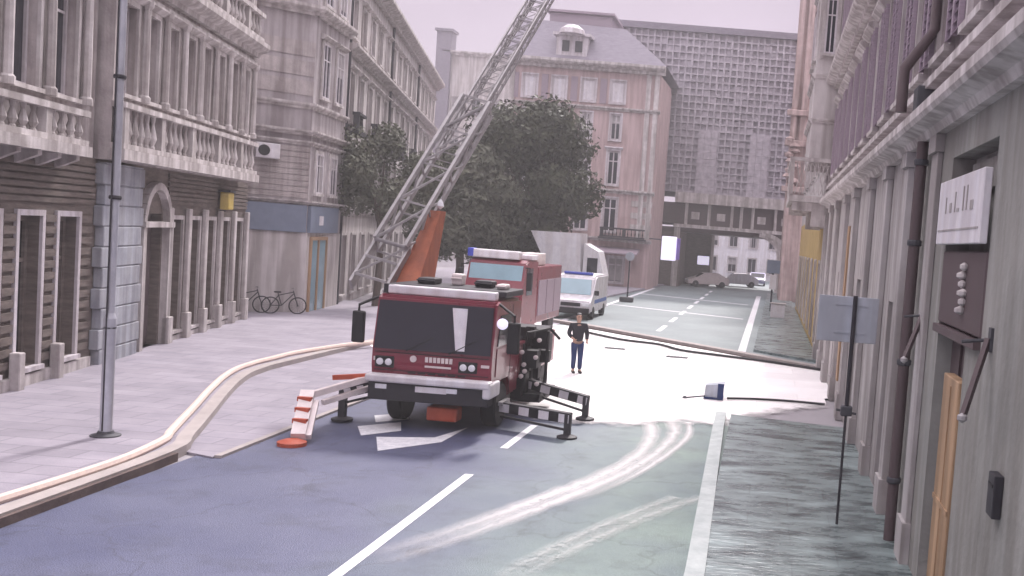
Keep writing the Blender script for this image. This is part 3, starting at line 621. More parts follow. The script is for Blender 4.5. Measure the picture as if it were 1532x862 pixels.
# ------------------------------------------------------------ central mansard building
cb = empty('mansard_building', (-17, 86, 0), 'dusty pink corner building with mansard roof and white dormer behind the tree', 'building')
CF = Fr((-23.0, 86), (-10.2, 86)); CS = Fr((-10.2, 86), (-10.05, 93))
wx = [1.6, 4.1, 6.6, 9.1]
holes = []
for u in wx:
    holes += [(u-0.6+0.1, u+0.6+0.1, 15.6, 17.5), (u-0.45+0.1, u+0.45+0.1, 12.5, 14.7), (u-0.5+0.1, u+0.5+0.1, 8.7, 11.6), (u-0.6+0.1, u+0.6+0.1, 4.7, 7.6)]
holes += [(9.3, 10.7, 0.4, 2.6), (6.2, 7.6, 0.4, 2.6), (2.2, 4.4, 0.3, 3.0)]
mb = MB(); wall_holes(mb, CF, 0, 12.8, 0, 18.2, holes); mb.fbox(CS, 0, 7, 0, 18.2, -1, -0.002); mb.build('wall', M['red_plaster'], cb)
body_box(cb, CF, 0.1, 12.7, 0, 18.2, 10, M['red_plaster'], 'core')
for h in holes:
    top = h[2] > 15
    window(CF, cb, *h, trim='white_frame', bars=(1, 1) if not top else (0, 0), rec=0.15 if not top else 0.1, gm='glass' if not top else 'white', fw=0.14, hood=8 < h[2] < 9)
mb = MB()
for u in wx[1:]+[wx[0]]: mb.fbox(CF, u-0.85-0.55, u-0.85, 15.5, 17.6, 0.003, 0.07); mb.fbox(CF, u+1.1, u+1.6, 15.5, 17.6, 0.003, 0.065) if u < 9 else None
mb.split('shutter', M['shutter'], cb)
mb = MB()
for z, h, o in ((18.2, 0.7, 0.9), (14.95, 0.3, 0.3), (8.0, 0.35, 0.35), (3.9, 0.35, 0.4)): cornice(mb, CF, 0, 12.8+o*0.4, z, 0, h, o)
for u in (0.0, 11.6, 12.3): mb.fbox(CF, u, u+0.4, 4.3, 18.2, 0.003, 0.12)
for z in (5, 6, 7): mb.fbox(CF, 11.0, 12.8, z, z+0.5, 0.003, 0.05)
mb.split('cornice', M['stone_trim'], cb)
# mansard roof
mb = MB(); x0, x1, y0, y1 = -23.6, -9.7, 85.4, 97
mb.hexa([(x0, y0, 18.9), (x1, y0, 18.9), (x1, y1, 18.9), (x0, y1, 18.9), (-22.6, 88.2, 22.6), (-13.8, 88.2, 22.3), (-13.8, 95, 22.3), (-22.6, 95, 22.6)])
rf = mb.build('roof', M['slate'], cb)
mb = MB(); mb.box(-20.6, -15.2, 88.6, 93, 22.3, 23.4, 0.1); mb.box(-20.9, -14.9, 88.3, 93.3, 23.41, 23.6); mb.box(-14.4, -13.4, 90, 91.5, 19.5, 22.2); mb.build('roof_lantern', M['shutter'], rf)
mb = MB(); mb.box(-19.2, -16.6, 85.7, 88, 19.2, 20.9); mb.box(-19.5, -16.3, 85.5, 88, 20.91, 21.15); mb.lathe((-17.9, 85.6, 21.0), [(1.1, 0), (1.0, 0.4), (0.5, 0.75), (0.05, 0.85)], 16, 'z')
dm = mb.build('dormer', M['white_frame'], rf)
mb = MB(); mb.box(-18.7, -18.1, 85.62, 85.69, 19.6, 20.5); mb.box(-17.6, -17.0, 85.62, 85.69, 19.6, 20.5); mb.split('window', M['glass'], dm)
mb = MB(); balustrade(mb, CF, 8.6, 12.4, 4.28, 5.1, 0.9, 0.3, 0.05); mb.fbox(CF, 8.5, 12.5, 4.1, 4.27, 0.4, 1.0); mb.split('balcony', M['dark_metal'], cb)
mb = MB(); mb.prof(CF, 1.0, 12.0, [(0.005, 3.3), (1.8, 2.9), (1.8, 3.0), (0.005, 3.45)]); mb.build('awning', M['shutter'], cb)

# ------------------------------------------------------------ block with the window grid and the passage
kb = empty('passage_building', (-4, 97, 0), 'tall rough mottled block with a grid of small windows above the columned street passage', 'building')
KF = Fr((-17.5, 97), (3.8, 97))
M['rough'] = mat('mottled_grid_wall', (0.30, 0.275, 0.315), 0.95, scale=2.2, col2=(0.52, 0.48, 0.53), bump=0.4, bscale=6)
mb = MB(); rk = MB(); pu, pz = 0.62, 0.66; nu, nzz = int(KF.L/pu), int(15.2/pz)
for i in range(nu):
    for j in range(nzz):
        u, z = 0.05+i*pu, 9.1+j*pz
        if z < 14.6 and (i % 8) in (0, 1, 2): mb.fbox(KF, u, u+pu-0.01, z, z+pz-0.01, -0.5, 0.35+random.uniform(0, .05)); continue
        fr_ = random.uniform(0.0, 0.1); w = random.uniform(0.12, 0.2)
        mb.fbox(KF, u, u+w, z, z+pz, -0.5, 0.1+fr_); mb.fbox(KF, u+w+0.003, u+pu-0.004, z, z+w, -0.5, 0.06+fr_)
        if random.random() < 0.35: mb.fbox(KF, u+w+0.003, u+pu-0.004, z+w+0.003, z+pz-0.004, -0.4, -0.02-random.uniform(0, .08))
mb.fbox(KF, 0, KF.L, 9.1, 24.3, -12, -0.16); mb.build('wall', M['rough'], kb)  # raised ribs form the grid of small windows, merged into this wall
mb = MB(); mb.fbox(KF, -0.3, KF.L+0.3, 24.3, 24.9, -12.2, 0.4); mb.build('parapet', M['slate'], kb)
mb = MB(); mb.fbox(KF, 8.2, KF.L+0.2, 8.1, 9.09, -12, 0.7); mb.fbox(KF, 8.2, KF.L, 5.75, 6.05, 0.003, 0.6); mb.split('beam', M['stone_trim'], kb)
mb = MB(); mb.fbox(KF, 0.2, KF.L-0.1, 6.06, 8.09, -12, 0.0); mb.fbox(KF, 0.2, KF.L-0.1, 5.3, 5.74, -12, 0.0); mb.build('frieze', M['dark_wood'], kb)
mb = MB()
for u in (9.2, 11.4, 13.6, 14.5, 15.6, 17.8, 20.0): mb.fbox(KF, u, u+0.28, 6.06, 8.09, 0.003, 0.25)
for u in (10.2, 12.7, 16.6, 18.9): mb.fbox(KF, u-0.4, u+0.4, 6.6, 7.3, 0.003, 0.12)
mb.split('frieze_panel', M['stone_trim'], kb)
mb = MB(); mb.fbox(KF, 0.2, 9.0, 0, 5.29, -12, 0.0); mb.fbox(KF, 9.003, 11.6, 0, 5.29, -12, -6.5); mb.build('pier', M['brown'], kb)
mb = MB()
for u in (8.3,): mb.fbox(KF, u, u+0.55, 0, 5.7, 0.003, 0.4)
for k in range(4):
    y = 97.3-k*3.2; x = 1.0+k*0.25
    for t in range(9):
        a0, a1 = pi/2*t/9, pi/2*(t+1)/9
        mb.bar((x-2.2+2.2*sin(a0), y, 3.4+2.1*cos(a0)), (x-2.2+2.2*sin(a1), y, 3.4+2.1*cos(a1)), 0.32, 0.5, up=(0, 1, 0))
    mb.box(x-0.18, x+0.3, y-0.25, y+0.25, 0.1, 3.4)
mb.split('arch', M['stone_trim'], kb)
# what is seen through the passage
pa = empty('far_house', (-2, 132, 0), 'bright pale house seen through the passage', 'building')
PF = Fr((-9, 132), (5, 132)); holes = [(1.2+i*2.6, 2.3+i*2.6, z, z+1.9) for i in range(5) for z in (0.9, 4.2, 7.4)]
mb = MB(); wall_holes(mb, PF, 0, 14, 0, 11, holes); mb.build('wall', M['white'], pa); body_box(pa, PF, 0, 14, 0, 11, 8, M['white'], 'core')
for h in holes: window(PF, pa, *h, trim='stone_trim', bars=(1, 0))
mb = MB(); mb.prof(PF, -0.4, 14.4, [(0.6, 11.01), (-4, 13.5), (-8, 11.01)]); mb.build('roof', M['red_plaster'], pa)

# ------------------------------------------------------------ right-hand buildings
RX = 2.3
RF = Fr((RX, 2.0), (RX, 41.0), flip=True)
def RU(Y): return Y-2.0
rb = empty('arcade_building', (2.6, 20, 0), 'grey rendered building with long ledge and shuttered upper floor at the right edge', 'building')
doorh = (RU(10.5), RU(13.1), 0.12, 5.75)
dh2 = (RU(17.2), RU(18.6), 0.12, 3.6); dh3 = (RU(24), RU(25.4), 0.12, 3.8); dh4 = (RU(31), RU(32.4), 0.12, 3.8)
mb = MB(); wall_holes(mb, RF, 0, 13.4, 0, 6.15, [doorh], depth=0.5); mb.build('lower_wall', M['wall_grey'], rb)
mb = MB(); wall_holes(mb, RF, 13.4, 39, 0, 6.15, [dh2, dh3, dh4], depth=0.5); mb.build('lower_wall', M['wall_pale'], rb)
body_box(rb, RF, 0, 38.9, 0, 20, 10, M['wall_pale'], 'core', front=-0.5)
upw = [(RU(y), RU(y)+1.1, 7.35, 9.9) for y in [4.5+2.35*i for i in range(15)]]; upw2 = [(a, b, 12.2, 14.8) for a, b, _, _ in upw]
mb = MB(); wall_holes(mb, RF, 0, 39, 6.5, 20, upw+upw2, d=0.0); mb.build('upper_wall', M['stone_pink'], rb)
for w in upw+upw2: window(RF, rb, *w, trim='stone_trim', hood=True, bars=(1, 2), rec=0.2)
for (a, b, z0, z1) in upw+upw2:
    mb = MB()
    for (s0, s1) in ((a-0.62, a-0.16), (b+0.16, b+0.62)):
        mb.fbox(RF, s0, s0+0.05, z0, z1, 0.072, 0.15).fbox(RF, s1-0.05, s1, z0, z1, 0.072, 0.15); z = z0
        while z < z1-0.05:
            mb.prof(RF, s0+0.05, s1-0.05, [(0.075, z+0.07), (0.135, z), (0.145, z+0.01), (0.085, z+0.09)]); z += 0.13
    mb.split('shutter', M['shutter'], rb)
mb = MB(); mb.prof(RF, 0, 39, [(0, 6.15), (0.12, 6.15), (0.18, 6.25), (0.38, 6.3), (0.42, 6.36), (0.42, 6.48), (0, 6.52)]); mb.fbox(RF, 0, 39, 6.9, 7.02, 0.003, 0.2); mb.build('ledge', M['stone_trim'], rb)
mb = MB(); cornice(mb, RF, 0, 39, 11.0, 0, 0.4, 0.5); mb.split('cornice', M['stone_trim'], rb)
mb = MB()
for Y, w, d in ((13.9, 0.5, 0.08), (16.55, 0.5, 0.12), (19.4, 0.5, 0.12), (22.6, 0.55, 0.12), (26.4, 0.6, 0.14), (29.8, 0.6, 0.12), (33.6, 0.7, 0.14), (37.2, 0.8, 0.12), (40.2, 0.75, 0.14)):
    mb.fbox(RF, RU(Y), RU(Y)+w, 0.0, 5.9, 0.003, d, 0.01); mb.fbox(RF, RU(Y)-0.05, RU(Y)+w+0.05, 5.901, 6.14, 0.003, d+0.05); mb.fbox(RF, RU(Y)-0.04, RU(Y)+w+0.04, 0, 0.7, 0.004, d+0.05)
mb.split('pilaster', M['wall_pale'], rb)
mb = MB()
for Y, w in ((15.35, 0.32), (28.6, 0.5)): mb.fbox(RF, RU(Y), RU(Y)+w, 0.75, 5.2 if Y > 20 else 3.2, 0.003, 0.06)
mb.split('ochre_panel', M['tan_wood'], rb)
mb = MB(); 
for h in (dh2, dh3, dh4): mb.fbox(RF, h[0], h[1], h[2], h[3], -0.49, -0.4)
mb.split('door', M['dark_wood'], rb)
# arched recess above the sign, with door below
mb = MB(); mb.fbox(RF, doorh[0], doorh[1], 4.55, 5.75, -0.49, -0.3); mb.fbox(RF, doorh[0]+0.3, doorh[1]-0.3, 5.3, 5.65, -0.3, -0.2); mb.build('recess_panel', M['wall_grey'], rb)
mb = MB(); mb.fbox(RF, doorh[0], doorh[1], 3.62, 4.54, -0.3, 0.02, 0.02); mb.fbox(RF, doorh[0], doorh[1], 3.5, 3.6, -0.3, 0.08); tr = mb.build('door_head', M['dark_wood'], rb)
mb = MB(); c = RF.p(RU(11.5), 4.1, 0.05)
for k in range(6): mb.lathe(c+Vector((0, 0.06*sin(k*1.3), 0.26-0.1*k)), [(0.01, -0.05), (0.05+0.02*(k % 2), -0.02), (0.05+0.02*(k % 2), 0.02), (0.01, 0.05)], 8)
mb.build('ornament', M['stone_trim'], tr)
mb = MB(); mb.fbox(RF, RU(11.75), RU(13.1), 0.12, 3.49, -0.48, -0.2); mb.fbox(RF, RU(12.4), RU(12.46), 0.2, 3.4, -0.2, -0.17); mb.build('door', M['dark_wood'], rb)
mb = MB(); mb.fbox(RF, RU(11.3), RU(12.25), 0.12, 3.05, -0.1, 0.03, 0.01); mb.fbox(RF, RU(11.72), RU(11.76), 0.2, 2.95, 0.03, 0.042); mb.fbox(RF, RU(11.3), RU(12.25), 1.5, 1.56, 0.03, 0.045); mb.build('door_glow_panel', M['tan_wood'], rb)  # tan door leaf; the warm orange glow is put into its colour
mb = MB(); mb.fbox(RF, doorh[0], RU(11.28), 0.12, 3.49, -0.3, -0.0); mb.build('door_jamb', M['wall_grey'], rb)
# things fixed to the right wall
sg = empty('hanging_sign', RF.p(RU(11.8), 5.0, 0.05), 'white rectangular sign board above the dark door head on the right wall', 'sign')
mb = MB(); mb.fbox(RF, RU(10.5), RU(13.2), 4.62, 5.42, 0.03, 0.12, 0.01); mb.build('board', M['white'], sg)
mb = MB(); mb.fbox(RF, RU(10.6), RU(13.1), 4.78, 4.80, 0.121, 0.127)
for i, (u, w, h) in enumerate([(10.95, 0.16, 0.10), (11.3, 0.05, 0.28), (11.5, 0.05, 0.28), (11.75, 0.14, 0.04), (12.0, 0.05, 0.24), (12.25, 0.12, 0.12), (12.6, 0.05, 0.2)]):
    mb.fbox(RF, RU(u), RU(u)+w, 5.0, 5.0+h, 0.121, 0.128)
mb.build('lettering', M['wall_pale'], sg)
for Y, z, L, lab in ((14.25, 3.62, 0.62, 'dark slanting metal bracket arm beside the drainpipe, farther of two'), (10.0, 3.66, 0.75, 'dark slanting metal bracket arm right of the white sign, nearest the camera')):
    br = empty('bracket_arm', RF.p(RU(Y), z, 0), lab, 'bracket', 'bracket arms on the right wall')
    mb = MB(); mb.tube([RF.p(RU(Y), z, 0.02), RF.p(RU(Y)+0.02, z-0.04, 0.3)], 0.02, 6); mb.fbox(RF, RU(Y)-0.06, RU(Y)+0.06, z-0.12, z+0.12, 0.0, 0.03); mb.build('mount', M['iron'], br)
    mb = MB(); mb.bar(RF.p(RU(Y), z, 0.04), RF.p(RU(Y)-0.35, z-L, 0.3), 0.05, 0.07); mb.build('arm', M['dark_wood'], br)
    mb = MB(); mb.lathe(RF.p(RU(Y)-0.35, z-L, 0.3), [(0.01, -0.05), (0.05, -0.02), (0.05, 0.02), (0.01, 0.05)], 10); mb.build('tip', M['alu'], br)
pipe = empty('drainpipe', (RX-0.12, 15.05, 0), 'dark drainpipe running down the right wall beside an ochre strip', 'pipe')
mb = MB(); mb.tube([(RX-0.13, 15.05, 0.12), (RX-0.13, 15.05, 6.15)], 0.085, 12); mb.tube([(RX-0.5, 15.05, 6.56), (RX-0.5, 15.05, 7.2), (RX-0.1, 15.05, 7.8), (RX-0.1, 15.05, 12)], 0.085, 12); mb.build('tube', M['dark_wood'], pipe, smooth=True)
mb = MB()
for z in (1.0, 2.8, 4.6, 5.8): mb.lathe((RX-0.13, 15.05, z), [(0.1, 0), (0.11, 0.02), (0.11, 0.07), (0.1, 0.09)], 12)
mb.box(RX-0.3, RX, 14.85, 15.3, 6.53, 6.95, 0.02); mb.split('clamp', M['iron'], pipe)
ls = empty('letter_box', (RX-0.05, 9.2, 2.3), 'slim dark metal letter box low on the grey right wall', 'letter box')
mb = MB(); mb.box(RX-0.09, RX-0.002, 9.0, 9.25, 2.1, 2.5, 0.012); mb.build('case', M['dark_metal'], ls)
mb = MB(); mb.box(RX-0.098, RX-0.091, 9.04, 9.21, 2.38, 2.41); mb.build('flap', M['black'], ls)

# corner bay with lattice balcony further along the right side
nb = empty('bay_building', (2.6, 50, 0), 'pale lilac building with lattice balcony and ochre ground floor on the right', 'building')
NF = Fr((RX+0.05, 41.02), (RX+0.05, 76), flip=True)
holes = [(2+i*3.2, 3.2+i*3.2, z, z+2.4) for i in range(10) for z in (8.6, 12.8, 17, 21)]
mb = MB(); wall_holes(mb, NF, 0, 35, 6.2, 27, holes); mb.build('wall', M['plaster'], nb); body_box(nb, NF, 0, 35, 0, 27, 9, M['plaster'], 'core')
for h in holes: window(NF, nb, *h, trim='stone_trim', hood=True, bars=(1, 1), rec=0.2)
gh = [(2.9+i*4.2, 4.1+i*4.2, 0.3, 3.9) for i in range(8)]
mb = MB(); wall_holes(mb, NF, 0, 35, 0, 6.2, gh); mb.build('ground_floor', M['ochre'], nb)
for h in gh: window(NF, nb, *h, trim='stone_trim', sill=False, bars=(1, 1), rec=0.3, fm='dark_wood')
mb = MB(); mb.box(1.35, RX+0.04, 41.1, 46.5, 8.05, 27); mb.build('bay', M['plaster'], nb)
BF = Fr((1.35, 41.1), (RX+0.04, 41.1)); BS = Fr((1.35, 41.1), (1.35, 46.5), flip=True)
mb = MB(); 
for z in (9.6, 11.4, 15.5, 20): cornice(mb, BF, 0, 0.95, z, 0, 0.2, 0.15); cornice(mb, BS, 0, 5.4, z, 0, 0.2, 0.15)
for z0 in (12.2, 16.4): mb.fbox(BF, 0.1, 0.24, z0, z0+2.6, 0.003, 0.08); mb.fbox(BF, 0.7, 0.84, z0, z0+2.6, 0.003, 0.08)
mb.split('bay_moulding', M['stone_trim'], nb)
for z0 in (12.4, 16.6): window(BF, nb, 0.25, 0.69, z0, z0+2.2, rec=-0.02, trim=None, sill=True); window(BS, nb, 1.2, 2.2, z0, z0+2.2, rec=-0.02, trim='stone_trim'); window(BS, nb, 3.3, 4.3, z0, z0+2.2, rec=-0.02, trim='stone_trim')
mb = MB(); mb.box(0.65, RX, 40.2, 47.2, 6.35, 6.6); mb.box(0.6, 0.75, 40.2, 47.2, 7.95, 8.1); mb.box(0.6, RX, 40.15, 40.3, 7.95, 8.1); mb.box(0.62, 0.78, 40.17, 40.33, 6.61, 7.949)
for i in range(9):
    x = 0.85+i*0.17
    if x < 2.1: mb.bar((x, 40.24, 6.65), (x+0.3, 40.24, 7.92), 0.035); mb.bar((x+0.3, 40.27, 6.65), (x, 40.27, 7.92), 0.035)
for i in range(20):
    y = 40.4+i*0.33; mb.bar((0.68, y, 6.65), (0.68, y+0.45, 7.92), 0.035); mb.bar((0.71, y+0.45, 6.65), (0.71, y, 7.92), 0.035)
for y in (40.5, 43.5, 46.5): mb.prism([(0.8, y), (2.3, y), (2.3, y+0.25), (0.8, y+0.25)], 6.0, 6.34); mb.prism([(1.6, y), (2.3, y), (2.3, y+0.25), (1.6, y+0.25)], 5.4, 5.999)
mb.build('balcony', M['stone_trim'], nb)
# slender pink pillar house at the end of the row
tb = empty('pillar_house', (2.5, 85, 0), 'narrow pink stone house front with scrolled carvings beside the passage', 'building')
TF = Fr((0.9, 84), (4, 84))
M['pink_orange'] = mat('warm_pink_stone', (0.44, 0.32, 0.31), 0.85, scale=1.5, bump=0.3, bscale=8, col2=(0.58, 0.46, 0.45), streak=0.4)
mb = MB(); mb.box(1.1, 4, 84.3, 92, 0, 28); mb.build('wall', M['pink_orange'], tb)
mb = MB()
for u in (0.1, 0.9): mb.fbox(TF, u, u+0.5, 13.5, 28, -0.3, 0.05)
for z in (9.2, 13, 15.5): mb.fbox(TF, -0.25, 2.2, z, z+0.45, -0.3, 0.35, 0.05)
for k in range(10):
    z = 9.7+k*0.42; mb.lathe(TF.p(0.45+0.3*sin(k*1.9), z, 0.1), [(0.05, -0.25), (0.35+0.1*(k % 3), -0.1), (0.4, 0.1), (0.08, 0.28)], 9)
mb.build('carved_pilaster', M['pink_orange'], tb)
mb = MB()
for z in (17, 21.5): mb.fbox(TF, 1.5, 2.3, z, z+2.6, 0.0-0.3, -0.22)
mb.build('window', M['glass'], tb)

# ------------------------------------------------------------ trees
def tree(loc, w, h, zc, m, label, seed, n=9000, leaf=0.24, trunk_r=0.3, lobes=16):
    rnd = random.Random(seed); root = empty('broadleaf_tree', loc, label, 'tree', 'trees beside the far road')
    L = Vector(loc)
    mb = MB(); mb.tube([L, L+Vector((0.1, 0, zc*0.35)), L+Vector((-0.1, 0.1, zc*0.8))], trunk_r, 10, trunk_r*0.6)
    centers = []
    for k in range(lobes):
        a = rnd.uniform(0, 2*pi); e = rnd.uniform(-0.75, 1.0); rr = rnd.uniform(0.35, 0.75)
        ce = sqrt(max(0, 1-e*e*0.8)); c = L+Vector((w*rr*cos(a)*ce, w*0.8*rr*sin(a)*ce, zc+h*e*0.72)); centers.append((c, rnd.uniform(0.26, 0.42)*w))
        if k % 2 == 0: mb.tube([L+Vector((0, 0, zc*0.6)), (L+Vector((0, 0, zc*0.9))+c)/2, c], trunk_r*0.35, 6, 0.03)
    mb.build('trunk', M['bark'], root, smooth=True)
    mb = MB(); bm = mb.bm
    for i in range(n):
        c, r = rnd.choice(centers); d = Vector((rnd.gauss(0, 1), rnd.gauss(0, 1), rnd.gauss(0, 1))).normalized()
        p = c+d*r*(rnd.random()**0.33)*Vector((1, 1, 1)).x; s_ = leaf*rnd.uniform(0.6, 1.4)
        p.z = max(p.z, 0.4)
        nrm = (d+Vector((rnd.gauss(0, .6), rnd.gauss(0, .6), rnd.gauss(0, .6)))).normalized(); t = nrm.orthogonal().normalized(); t.rotate(Matrix.Rotation(rnd.uniform(0, 6.28), 3, nrm)); b_ = nrm.cross(t)
        bm.faces.new([bm.verts.new(p+t*s_*0.9), bm.verts.new(p+b_*s_*0.45+nrm*s_*.12), bm.verts.new(p-t*s_*0.9), bm.verts.new(p-b_*s_*0.45+nrm*s_*.12)])
    o = mb.build('crown', m, root); return root
t1 = V(775, 330, 64)
tree((t1.x+0.7, 64, 0), 5.5, 5.6, V(770, 285, 64).z, M['leaf'], 'large dark rounded tree in front of the pink mansard building', 3, n=26000, leaf=0.2, lobes=26, trunk_r=0.4)
t2 = V(690, 330, 60)
tree((t2.x, 60, 0), 4.2, 3.9, V(690, 315, 60).z, M['leaf2'], 'lower dark tree behind the ladder between the two larger crowns', 5, n=17000, leaf=0.19, lobes=22)
t3 = V(590, 300, 58)
t3 = V(572, 262, 48)
tree((t3.x, 48, 0), 3.0, 2.5, t3.z, M['leaf2'], 'greyish loose tree behind the ladder beside the terrace', 9, n=9000, leaf=0.13, lobes=18, trunk_r=0.18)

# ------------------------------------------------------------ fire engine with ladder
def wheel(root, x, y, r, w, side):
    mb = MB(); mb.lathe((x, y, r), [(r*0.6, -w/2), (r*0.93, -w/2), (r, -w*0.38), (r, w*0.38), (r*0.93, w/2), (r*0.6, w/2)], 24, 'x'); wo = mb.build('wheel', M['black'], root, smooth=True)
    mb = MB(); s_ = side; mb.lathe((x, y, r), [(r*0.58, s_*w*0.2), (r*0.58, s_*w*0.5), (r*0.45, s_*w*0.42), (r*0.2, s_*w*0.3), (r*0.18, s_*w*0.5)], 18, 'x'); mb.build('rim', M['alu'], wo, smooth=True)
X0, X1, YF = -8.12, -5.6, 20.9
fe = empty('fire_engine', (-6.73, 25, 0), 'dark red ladder fire engine parked facing the camera on the left lane', 'fire engine')
TOPZ = V(640, 445, 21).z
mb = MB(); mb.xprism([(YF+0.05, 0.75), (YF, 1.35), (YF+0.02, 1.75), (YF+0.16, 2.8), (YF+0.4, TOPZ), (YF+2.3, TOPZ), (YF+2.3, 0.62), (YF+1.6, 0.62), (YF+1.45, 1.15), (YF+0.75, 1.15), (YF+0.55, 0.75)], X0, X1, 0.065)
mb.build('cab', M['red'], fe)
def onfront(z): return YF+0.02+(z-1.75)*0.14/1.05 if z > 1.75 else YF
WZ0, WZ1 = 1.68, TOPZ-0.12
mb = MB(); mb.hexa([(X0+0.04, onfront(WZ0)-0.03, WZ0), (X1-0.04, onfront(WZ0)-0.03, WZ0), (X1-0.04, onfront(WZ0)+0.05, WZ0), (X0+0.04, onfront(WZ0)+0.05, WZ0),
                    (X0+0.06, onfront(WZ1)-0.03, WZ1), (X1-0.06, onfront(WZ1)-0.03, WZ1), (X1-0.06, onfront(WZ1)+0.05, WZ1), (X0+0.06, onfront(WZ1)+0.05, WZ1)])
ws = mb.build('windscreen', M['glass'], fe)
mb = MB()
for xw in (-7.4, -6.5): mb.bar((xw, onfront(WZ0)-0.05, WZ0-0.02), (xw+0.55, onfront(WZ0+0.35)-0.045, WZ0+0.3), 0.02)
mb.split('wiper', M['black'], ws)
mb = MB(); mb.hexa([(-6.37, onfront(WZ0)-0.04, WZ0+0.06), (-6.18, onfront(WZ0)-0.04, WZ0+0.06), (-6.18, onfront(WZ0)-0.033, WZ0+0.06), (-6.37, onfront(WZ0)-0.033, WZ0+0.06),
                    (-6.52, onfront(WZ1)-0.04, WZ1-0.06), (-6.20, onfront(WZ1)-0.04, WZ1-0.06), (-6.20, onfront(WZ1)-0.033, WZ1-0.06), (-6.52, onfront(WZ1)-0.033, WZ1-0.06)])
mb.build('reflection_strip', M['white'], ws)  # white strip that paints a reflection onto the windscreen
# light bar and roof equipment
mb = MB(); mb.box(X0+0.12, X1-0.1, YF+0.36, YF+0.62, TOPZ+0.005, TOPZ+0.19, 0.03); lbr = mb.build('light_bar', M['white'], fe)
mb = MB(); mb.box(X0-0.02, X1+0.02, YF+0.75, YF+2.3, TOPZ+0.06, TOPZ+0.2, 0.03); mb.box(X0+0.02, X0+0.2, YF+0.4, YF+0.7, TOPZ+0.01, TOPZ+0.2); mb.build('roof_rack', M['dark_metal'], fe)
for k, (x, y, w, d, h) in enumerate([(-7.5, 22.4, 0.4, 0.5, 0.14), (-6.95, 22.7, 0.25, 0.3, 0.26), (-6.3, 22.6, 0.4, 0.4, 0.16), (-5.85, 22.4, 0.22, 0.4, 0.12)]):
    mb = MB(); mb.box(x-w/2, x+w/2, y-d/2, y+d/2, TOPZ+0.205, TOPZ+0.205+h, 0.04); mb.tube([(x-w/2, y-d/2-0.03, TOPZ+0.205+h*0.6), (x+w/2, y-d/2-0.03, TOPZ+0.205+h*0.6)], 0.02, 6); mb.build('roof_locker', M['cream'] if k % 2 else M['dark_metal'], fe)
# face: headlights, badge, bumper, plate
for x in (X0+0.27, X1-0.5):
    mb = MB(); mb.box(x-0.2, x+0.2, YF-0.02, YF+0.05, 1.28, 1.52, 0.02); hl = mb.build('headlight', M['black'], fe)
    mb = MB()
    for dx in (-0.09, 0.09): mb.lathe((x+dx, YF-0.02, 1.4), [(0.075, 0), (0.07, -0.02), (0.03, -0.03)], 14, 'y')
    mb.build('lens', M['lamp'], hl)
mb = MB(); mb.box(X1-0.22, X1-0.05, YF-0.015, YF+0.05, 1.42, 1.48); mb.box(X0+0.04, X0+0.05+0.02, YF-0.015, YF+0.05, 1.42, 1.5); mb.split('indicator', M['cream'], fe)
mb = MB()
for i in range(7): mb.box(-7.0+i*0.085, -6.94+i*0.085, YF-0.012, YF+0.02, 1.45, 1.56)
mb.box(-7.0, -6.45, YF-0.012, YF+0.02, 1.34, 1.38); mb.lathe((-7.25, YF, 1.5), [(0.07, 0.02), (0.07, -0.012)], 14, 'y'); mb.build('badge', M['cream'], fe)
mb = MB(); mb.box(X0+0.06, X1-0.06, YF-0.006, YF+0.02, 1.60, 1.615); mb.box(X0+0.06, X1-0.06, YF-0.006, YF+0.02, 1.225, 1.24); mb.box(X1+0.003, X1+0.008, YF+1.48, YF+1.5, 0.7, TOPZ-0.1); mb.split('panel_seam', M['black'], fe, gap=0.02)
mb = MB()
for i in range(6): mb.box(-7.35+i*0.21, -7.19+i*0.21, YF-0.008, YF+0.02, 1.19, 1.215)
mb.build('air_slot', M['black'], fe)
mb = MB(); mb.box(X0-0.03, X1+0.06, YF-0.28, YF+0.03, 1.0, 1.16, 0.04); mb.box(X1-0.1, X1+0.08, YF-0.26, YF+0.5, 0.8, 1.12, 0.04); bp = mb.build('bumper', M['white'], fe)
mb = MB(); mb.box(X0+0.02, X1+0.02, YF-0.2, YF+0.2, 0.62, 0.995, 0.03); mb.build('lower_bumper', M['dark_metal'], fe)
mb = MB(); mb.box(-7.1, -6.45, YF-0.225, YF-0.205, 0.84, 0.96); mb.build('number_plate', M['white'], fe)
for x in (X0+0.3, X1-0.75):
    mb = MB(); mb.box(x-0.12, x+0.12, YF-0.225, YF-0.2, 0.86, 0.96, 0.01); mb.build('fog_light', M['lamp'], fe)
mb = MB(); mb.box(X1-1.35, X1-0.7, YF+0.1, YF+0.5, 0.2, 0.5, 0.04); mb.build('red_box', M['red_bright'], fe)  # plain red box under the bumper
for x in (X0+0.28, X1-0.2):
    for y in (YF+1.1, YF+5.3): wheel(fe, x, y, 0.5, 0.32, 1 if x > -7 else -1)
mb = MB(); mb.box(X0+0.5, X1-0.45, YF+0.6, YF+6.2, 0.5, 0.85); mb.build('chassis', M['black'], fe)
# side door with window, steps
mb = MB(); mb.xprism([(YF+0.35, 1.85), (YF+0.5, TOPZ-0.3), (YF+1.35, TOPZ-0.3), (YF+1.35, 1.85)], X1+0.002, X1+0.02); mb.build('side_window', M['glass'], fe)
mb = MB(); mb.xprism([(YF+0.3, 1.2), (YF+0.32, 1.8), (YF+1.4, 1.8), (YF+1.4, 1.2)], X1+0.002, X1+0.018, 0.004); mb.box(X1+0.018, X1+0.045, YF+1.15, YF+1.32, 1.6, 1.65); mb.build('door', M['red'], fe)
mb = MB(); mb.box(X1-0.1, X1+0.06, YF+0.85, YF+1.5, 0.5, 0.58); mb.build('step', M['alu'], fe)
